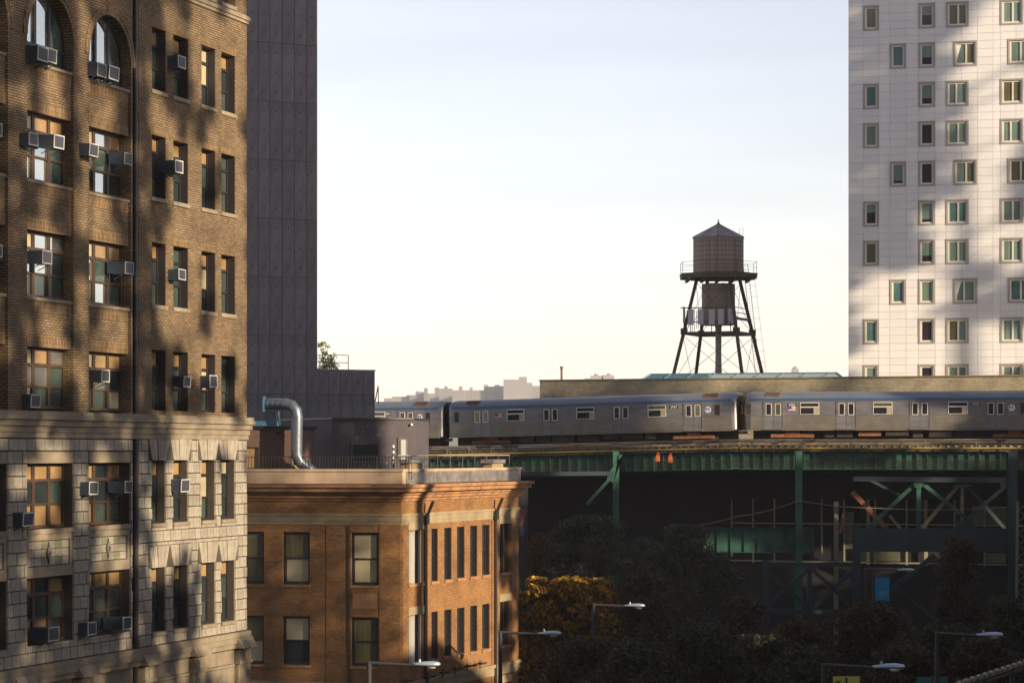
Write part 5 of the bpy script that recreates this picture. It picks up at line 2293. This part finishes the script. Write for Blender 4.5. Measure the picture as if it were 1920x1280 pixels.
# ------------------------------------------------------------------ street lamps, banner, signs
def lamp(px_pole, px_head, py, D, label):
    p = P(px_pole, py, D)
    h = P(px_head, py, D)
    L = h.x - p.x
    o = empty('street_lamp', (p.x, D, 0), 0, label, 'street lamp', 'street lamps')
    z_ = p.z
    b = MB()
    b.tube((0, 0, 0), (0, 0, 1.0), .16, 10, .13)
    b.tube((0, 0, 1.0), (0, 0, z_ + .12), .12, 10, .085)
    b.build('pole', 'lamp_pole', o)
    b = MB()
    b.tube((-.02, 0, z_ + .08), (L - .55, 0, z_ + .0), .065, 8, .05)
    b.build('arm', 'lamp_pole', o)
    b = MB()
    n = 12
    prof = [(-.62, .04, .05), (-.45, .10, .07), (-.2, .17, .11), (.1, .19, .12), (.3, .15, .09), (.36, .06, .05)]
    vs_, fs_ = [], []
    for x, wy, hz in prof:
        for k in range(n):
            t = 2 * math.pi * k / n
            vs_.append((L + x, wy * math.cos(t), z_ + .02 + hz * (math.sin(t) if math.sin(t) > 0 else .45 * math.sin(t))))
    for i in range(len(prof) - 1):
        for k in range(n):
            fs_.append((i * n + k, i * n + (k + 1) % n, (i + 1) * n + (k + 1) % n, (i + 1) * n + k))
    fs_ += [tuple(range(n)), tuple(range(len(prof) * n - 1, (len(prof) - 1) * n - 1, -1))]
    b.add(vs_, fs_)
    hd = b.build('lamp_head', 'lamp_head', o, fix=True, smooth=True)
    b = MB()
    b.lathe((L + .05, 0, z_ - .085), [(.05, -.05), (.14, -.02), (.16, .03)], 12)
    b.build('lens', 'lamp_lens', hd)
    b = MB()
    b.tube((L - .35, 0, z_ + .1), (L - .35, 0, z_ + .2), .045, 8)
    b.build('photocell', 'lamp_head', hd)


lamp(692, 806, 1246, 85, 'dark street lamp in front of the orange building, leftmost of all lamps')
lamp(938, 1036, 1188, 104, 'dark street lamp at the right edge of the orange building')
lamp(1113, 1195, 1136, 117, 'dark street lamp in front of the golden tree')
lamp(1757, 1862, 1191, 91, 'dark street lamp near the right edge of the picture')
lamp(1545, 1674, 1251, 76, 'street lamp at the bottom, above the yellow sign')
lamp(1622, 1703, 1069, 150, 'small far street lamp under the right truss bay')

o = empty('banner', P(1637, 0, 152), 0, 'bright blue vertical banner on a pole under the viaduct', 'banner')
o.location.z = 0
z0, z1 = P(0, 1128, 152).z, P(0, 1081, 152).z
w = 27 / F * 152
b = MB()
b.tube((0, 0, 0), (0, 0, z1 + .5), .07, 8)
b.build('pole', 'lamp_pole', o)
b = MB()
nx, nz = 8, 10
vs_ = [(.12 + w * i / nx, .03 * math.sin(i * .9) * (1 - j / nz), z0 + (z1 - z0) * j / nz) for j in range(nz + 1) for i in range(nx + 1)]
vs_ += [(x, y + .012, z_) for x, y, z_ in vs_]
M_ = (nx + 1) * (nz + 1)
fs_ = []
for j in range(nz):
    for i in range(nx):
        a = j * (nx + 1) + i
        fs_ += [(a, a + 1, a + nx + 2, a + nx + 1), (M_ + a, M_ + a + nx + 1, M_ + a + nx + 2, M_ + a + 1)]
b.add(vs_, fs_)
b.build('cloth', 'banner_blue', o)
text('lettering', 'LIFE', .36, o, (.12 + w / 2, -.05, z0 + .42), 'banner_text')
b = MB()
b.tube((0, 0, z1 - .02), (.12 + w, 0, z1 - .02), .02, 6)
b.tube((0, 0, z0 + .02), (.12 + w, 0, z0 + .02), .02, 6)
b.build('bracket', 'lamp_pole', o)

o = empty('road_sign', P(1587, 0, 100), 0, 'yellow road sign cut off by the bottom edge of the picture', 'sign')
o.location.z = 0
zt = P(0, 1267, 100).z
b = MB()
b.tube((0, .03, 0), (0, .03, zt - .05), .06, 8)
b.build('post', 'lamp_pole', o)
b = MB()
b.box(-.54, .54, -.01, .01, zt - 1.0, zt)
b.build('plate', 'sign_yellow', o)
b = MB()
for k in range(8):
    t = 2 * math.pi * k / 8
    b.bar((-.33 + .05 * math.cos(t), -.015, zt - .27 + .05 * math.sin(t)), (-.33 + .13 * math.cos(t), -.015, zt - .27 + .13 * math.sin(t)), .03, .01, (0, 1, 0))
b.tube((-.33, -.02, zt - .27), (-.33, -.012, zt - .27), .06, 10)
b.build('symbol', 'black_frame', o)
o = empty('street_name_sign', P(1748, 0, 95), 0, 'dark green street name plate at the bottom edge, right of the yellow sign', 'sign')
o.location.z = 0
zt = P(0, 1268, 95).z
b = MB()
b.tube((0, .03, 0), (0, .03, zt + .05), .05, 8)
b.build('post', 'lamp_pole', o)
b = MB()
b.box(-.6, .6, -.01, .01, zt - .28, zt)
b.build('plate', 'sign_green', o)

# ramp guard rail crossing the bottom right corner
a, c = P(1790, 1285, 62), P(1945, 1234, 70)
o = empty('guard_rail', (a.x, a.y, 0), 0, 'worn metal guard rail slanting across the bottom right corner', 'railing')
A, C_ = a - Vector((a.x, a.y, 0)), c - Vector((a.x, a.y, 0))
C_.z = A.z + (c.z - a.z)
d = (C_ - A)
for k in range(4):
    b = MB()
    p = A + d * (k / 3)
    b.tube((p.x, p.y, 0), (p.x, p.y, p.z), .07, 8)
    b.build('post', 'lamp_pole', o)
for off, m, r_ in ((0, 'conduit', .05), (-.16, 'lamp_pole', .045)):
    b = MB()
    b.tube(A + Vector((0, 0, off)), C_ + Vector((0, 0, off)), r_, 8)
    b.build('rail', m, o)
for k in range(14):
    b = MB()
    p = A + d * ((k + .3) / 14)
    q = A + d * ((k + .8) / 14)
    b.tube(p + Vector((0, -.02, .0)), q + Vector((0, -.02, .02)), .085, 6)
    b.build('wrapping', 'el_pale', o)
# painted wall beyond the orange building
MW = Fr(974, 150, .9, .43)
o = MW.root('mural_wall', 'narrow painted wall with red and blue patches right of the orange building', 'wall')
b = MB()
b.box(-1.5, MW.s(990), 0, .4, 0, MW.z(974, 905))
b.build('wall', 'dark_wall', o)
for (y0, y1, m, a, c_) in ((952, 968, 'mural_red', 973, 987), (970, 984, 'mural_red', 975, 982), (986, 1002, 'mural_blue', 973, 984), (1004, 1016, 'mural_red', 976, 981)):
    b = MB()
    x0, x1, z0, z1 = MW.s(a), MW.s(c_), MW.z(980, y1), MW.z(980, y0)
    pts = [(x0, z0), (x1 - .1, z0 - .1), (x1, z1 - .15), (x0 + .15, z1)]
    b.add([(x, -.004, z_) for x, z_ in pts], [(0, 1, 2, 3)])
    b.build('painted_patch', m, o)

# ------------------------------------------------------------------ unseen blockers added out of view to throw the shade
def blocker_building(name, x0, x1, y0, y1, h, wm, label):  # unseen building put in to block sun and sky light
    o = empty(name, (x0, y0, 0), 0, label, 'building', 'buildings added out of view to block light')
    b = MB()
    b.box(0, x1 - x0, 0, y1 - y0, 0, h)
    wl = b.build('wall', wm, o)
    b = MB()
    b.box(-.3, x1 - x0 + .3, -.3, y1 - y0 + .3, h + .003, h + .5)
    b.build('cornice', 'stone_trim', o)
    n = int((y1 - y0) / 4)
    pm_ = MB()
    pm_.box(-.04, .05, -.6, .6, -.9, .9)
    pm_ = pm_.mesh('window', 'glass_dark')
    for r in range(2, int(h / 3.6)):
        for k in range(n):
            put('window', pm_, wl, (0, 2 + k * 4, r * 3.6))


blocker_building('sun_blocker', 45, 58, 8, 82, 24.0, 'brick_far', 'long tall brick block added for shade, unseen beyond the right edge')
blocker_building('sun_blocker', 45, 58, 82.5, 94.5, 18.5, 'brick_far', 'short low brick block added for shade, unseen beyond the right edge')
blocker_building('sun_blocker', 45, 58, 158.5, 176, 13.2, 'brick_far', 'lowest brick block added for shade at the far end, unseen at right')
blocker_building('sun_blocker', 45, 58, 146.5, 158, 18.5, 'brick_far', 'low far end of the brick blocks added for shade, unseen at right')
blocker_building('sun_blocker', 45, 48.5, 95, 143.5, 23.5, 'brick_far', 'taller end of the brick blocks added for shade, unseen at right')
blocker_building('sky_blocker', 66, 76, 98, 118, 78, 'brick_far', 'tall brick tower added to block sky light, unseen beyond the right edge')
for k, (x0, x1, h) in enumerate(((-120, -50, 95), (-46, -8, 130), (-4, 30, 110), (36, 90, 90))):  # towers added behind the camera to cut sky light
    blocker_building('sky_blocker', x0, x1, -75 - 6 * k, -42 - 4 * k, h, 'brick_far', ['low wide', 'tallest', 'middle', 'right hand'][k] + ' tower added behind the viewpoint to block sky light')


def noise2(x, y, seed):
    r = random.Random(seed)
    v = 0
    for k in range(5):
        a, f1, p1 = r.random() * 6.28, r.uniform(.35, 1.1), r.random() * 6.28
        v += math.sin((x * math.cos(a) + y * math.sin(a)) * f1 + p1)
    return v / 2.2


def shade_screen(label, f, yoff, pxr, pyr, step, dist, shaded, seed, size=.45, per=95, rad=.75):
    """added leaf screen whose clumps stand where the sun's rays to the shaded spots pass"""
    rng = np.random.default_rng(seed)
    cs, rs = [], []
    s0, s1 = f.s(pxr[0], yoff), f.s(pxr[1], yoff)
    ns = max(1, int(abs(s1 - s0) / step))
    for i in range(ns + 1):
        ss = s0 + (s1 - s0) * i / ns
        w = f.world(ss, yoff)
        px = 960 + w.x / w.y * F
        zt, zb = ZC + (YH - pyr[0]) / F * w.y, ZC + (YH - pyr[1]) / F * w.y
        nz = max(1, int((zt - zb) / step))
        for j in range(nz + 1):
            z_ = zb + (zt - zb) * j / nz
            py = YH - (z_ - ZC) * F / w.y
            if not shaded(px, py, ss, z_):
                continue
            p = Vector((w.x, w.y, z_)) + SUN * (dist + rng.uniform(-3, 3))
            j3 = rng.normal(size=3) * step * .22
            cs.append((p.x + j3[0], p.y + j3[1], p.z + j3[2]))
            rs.append(rad * rng.uniform(.8, 1.2))
    if not cs:
        return
    c = np.mean(cs, axis=0)
    o = empty('tree', (c[0], c[1], 0), 0, label, 'tree', 'leaf screens added beyond the right edge')  # made-up sun blocker built in the form of a tree
    cs = [(a[0] - c[0], a[1] - c[1], a[2]) for a in cs]
    leaves('crown', 'leaf_dark', cs, rs, per, size, rng, o, flat=1.0)
    zl = min(a[2] for a in cs)
    zh = max(a[2] for a in cs)
    b = MB()
    b.tube((0, 0, 0), (0, 0, zl), .6, 10, .45)
    b.tube((0, 0, zl), (0, 0, zl * .3 + zh * .7), .45, 8, .1)
    for a in cs[::9]:
        b.tube((0, 0, max(zl * .7, a[2] - 4)), a, .09, 5, .03, False)
    b.build('trunk', 'bark', o)


def inrect(px, py, rects):
    return any(a <= px <= c and b_ <= py <= d for a, b_, c, d in rects)


LIT_L = [(84, 120, 136, 215), (140, 0, 168, 200), (140, 230, 168, 470), (140, 520, 168, 780), (84, 345, 136, 425), (84, 560, 136, 650), (60, 205, 136, 330), (60, 430, 136, 520),
         (60, 655, 136, 740), (170, 150, 215, 235), (170, 360, 225, 440), (170, 580, 230, 650), (172, 240, 215, 300), (172, 450, 215, 540), (172, 655, 225, 720),
         (355, 0, 470, 190), (405, 190, 470, 300), (370, 220, 425, 330), (290, 215, 345, 262), (300, 20, 345, 60), (330, 265, 470, 470), (300, 400, 345, 455), (390, 470, 470, 780),
         (310, 470, 385, 620), (310, 600, 345, 660), (300, 470, 330, 520), (345, 640, 400, 720),
         (80, 805, 130, 880), (320, 790, 470, 870), (300, 870, 470, 960), (55, 880, 130, 950), (60, 990, 105, 1040), (175, 865, 215, 960), (165, 985, 245, 1085), (290, 960, 470, 1060),
         (370, 1060, 470, 1170), (75, 1215, 105, 1280), (360, 1200, 440, 1280), (140, 900, 165, 980), (290, 1060, 325, 1100), (380, 880, 470, 1050)]
LIT_L2 = [(a - 1, b_ - 3, c + 1, d + 3) for a, b_, c, d in LIT_L]
shade_screen('tall leaf screen added beyond the right edge, dappling the stone office block', L_, 0.0, (-120, 475), (-60, 1300), .85, 72,
           lambda px, py, a, c: not inrect(px, py, LIT_L2) or noise2(a * 1.5, c * 1.5, 5) > 1.25, 21, rad=.52)
shade_screen('leaf screen added beyond the right edge, shading the front of the orange building', OA, 0.0, (300, 738), (885, 1300), 1.1, 64,
           lambda px, py, a, c: not inrect(px, py, [(585, 1015, 606, 1068), (714, 1005, 740, 1075), (500, 885, 760, 905)]), 22, rad=1.0, per=62, size=.3)
shade_screen('leaf screen added beyond the right edge, shading the roof houses', OA, 5.0, (420, 770), (760, 862), 1.0, 66,
           lambda px, py, a, c: True, 23, rad=.8)
shade_screen('leaf screen added beyond the right edge, shading the far end of the orange building', OB, 0.0, (930, 1000), (890, 1300), 1.0, 60,
           lambda px, py, a, c: px > 935 + 18 * noise2(0, c, 3), 24, rad=.7)
shade_screen('dense tall leaf screen added beyond the right edge, shading the concrete tower', T_, 0.0, (430, 716), (-50, 850), .9, 90,
           lambda px, py, a, c: px < 604 or py > 655, 30, size=.6, per=120, rad=.9)
LIT_W = [(1592, 20, 1618, 60), (1592, 100, 1640, 170), (1592, 260, 1620, 330), (1600, 300, 1625, 350), (1592, 375, 1620, 410), (1592, 440, 1622, 500), (1592, 500, 1640, 600), (1660, 500, 1730, 560),
         (1790, 0, 1920, 60), (1770, 80, 1830, 130), (1840, 60, 1920, 120), (1770, 130, 1840, 200), (1850, 130, 1920, 200), (1775, 200, 1830, 300), (1840, 210, 1870, 270), (1755, 290, 1830, 345),
         (1770, 370, 1920, 420), (1830, 430, 1880, 480), (1750, 430, 1830, 490), (1740, 500, 1830, 560), (1850, 300, 1880, 350), (1870, 130, 1920, 330), (1640, 570, 1700, 650), (1592, 620, 1800, 720),
         (1780, 560, 1840, 720), (1840, 640, 1920, 720), (1690, 590, 1760, 640), (1880, 440, 1920, 560)]
LIT_W2 = [(a - 7, b_ - 9, c + 7, d + 9) for a, b_, c, d in LIT_W]
shade_screen('tall leaf screen added beyond the right edge, dappling the white tower', W_, 0.0, (1575, 2060), (-60, 698), 1.15, 85,
           lambda px, py, a, c: not inrect(px, py, LIT_W2) and not (px > 1700 and noise2(a * .8, c * .8, 31) > .6), 25, size=.5, per=120, rad=.85)
GL = [(1096, 1152), (1205, 1235), (1288, 1312), (1325, 1352), (1368, 1416), (1440, 1490), (1575, 1630), (1650, 1680), (1690, 1765)]
girder_dark = lambda px, py: py >= 843 and not any(a <= px <= c for a, c in GL)
shade_screen('leaf screen added beyond the right edge, shading the left half of the middle train car', TBf, 0.0, (845, 1395), (725, 885), .8, 100,
           lambda px, py, a, c: (855 < px < 1110 and py < 843) or girder_dark(px, py) or (px > 1110 and py < 790 and noise2(a * 1.3, c * 1.5, 8) > .55) or (1160 < px < 1195 and py < 843), 26, rad=.5)
shade_screen('leaf screen added beyond the right edge, dappling the right train car', TC, 0.0, (1390, 2050), (722, 885), .8, 64,
           lambda px, py, a, c: px > 1815 or girder_dark(px, py) or (noise2(a * 1.2, c * 1.3, 9) > .55 and py < 790), 27, rad=.5)
shade_screen('leaf screen added beyond the right edge, shading the painted wall', Fr(974, 150, .9, .43), 0.0, (962, 1000), (900, 1060), .9, 75,
           lambda px, py, a, c: True, 33, rad=.7)
EF = Fr(1500, 172.5, 1, 0)
LIT_E = [(1488, 930, 1512, 1000), (1275, 988, 1475, 1036), (1712, 900, 1735, 985), (1600, 915, 1655, 990), (1640, 905, 1790, 950), (1100, 890, 1150, 960)]
shade_screen('leaf screen added beyond the right edge, shading the steelwork under the train', EF, 0.0, (940, 1960), (885, 1190), 1.15, 100,
           lambda px, py, a, c: not inrect(px, py, LIT_E), 29, size=.55, per=75, rad=.85)
shade_screen('leaf screen added beyond the right edge, shading the olive brown building', BR, 0.0, (1005, 1960), (705, 742), .8, 110,
           lambda px, py, a, c: px < 1290 or noise2(a * 1.2, c, 12) > .75, 28, rad=.45)

# ------------------------------------------------------------------ haze
b = MB()
b.box(-2550, 2550, -200, 4650, -1.0, 180)
hz = b.build('haze', 'ground')
hz.data.materials.clear()
m = bpy.data.materials.new('haze')
m.use_nodes = True
nt = m.node_tree
nt.nodes.remove(nt.nodes['Principled BSDF'])
pv = nt.nodes.new('ShaderNodeVolumePrincipled')
pv.inputs['Color'].default_value = (0.93, 0.93, 1.0, 1)
pv.inputs['Density'].default_value = 0.00013
pv.inputs['Anisotropy'].default_value = 0.2
nt.links.new(pv.outputs[0], nt.nodes['Material Output'].inputs['Volume'])
hz.data.materials.append(m)
tag(hz, kind='stuff')
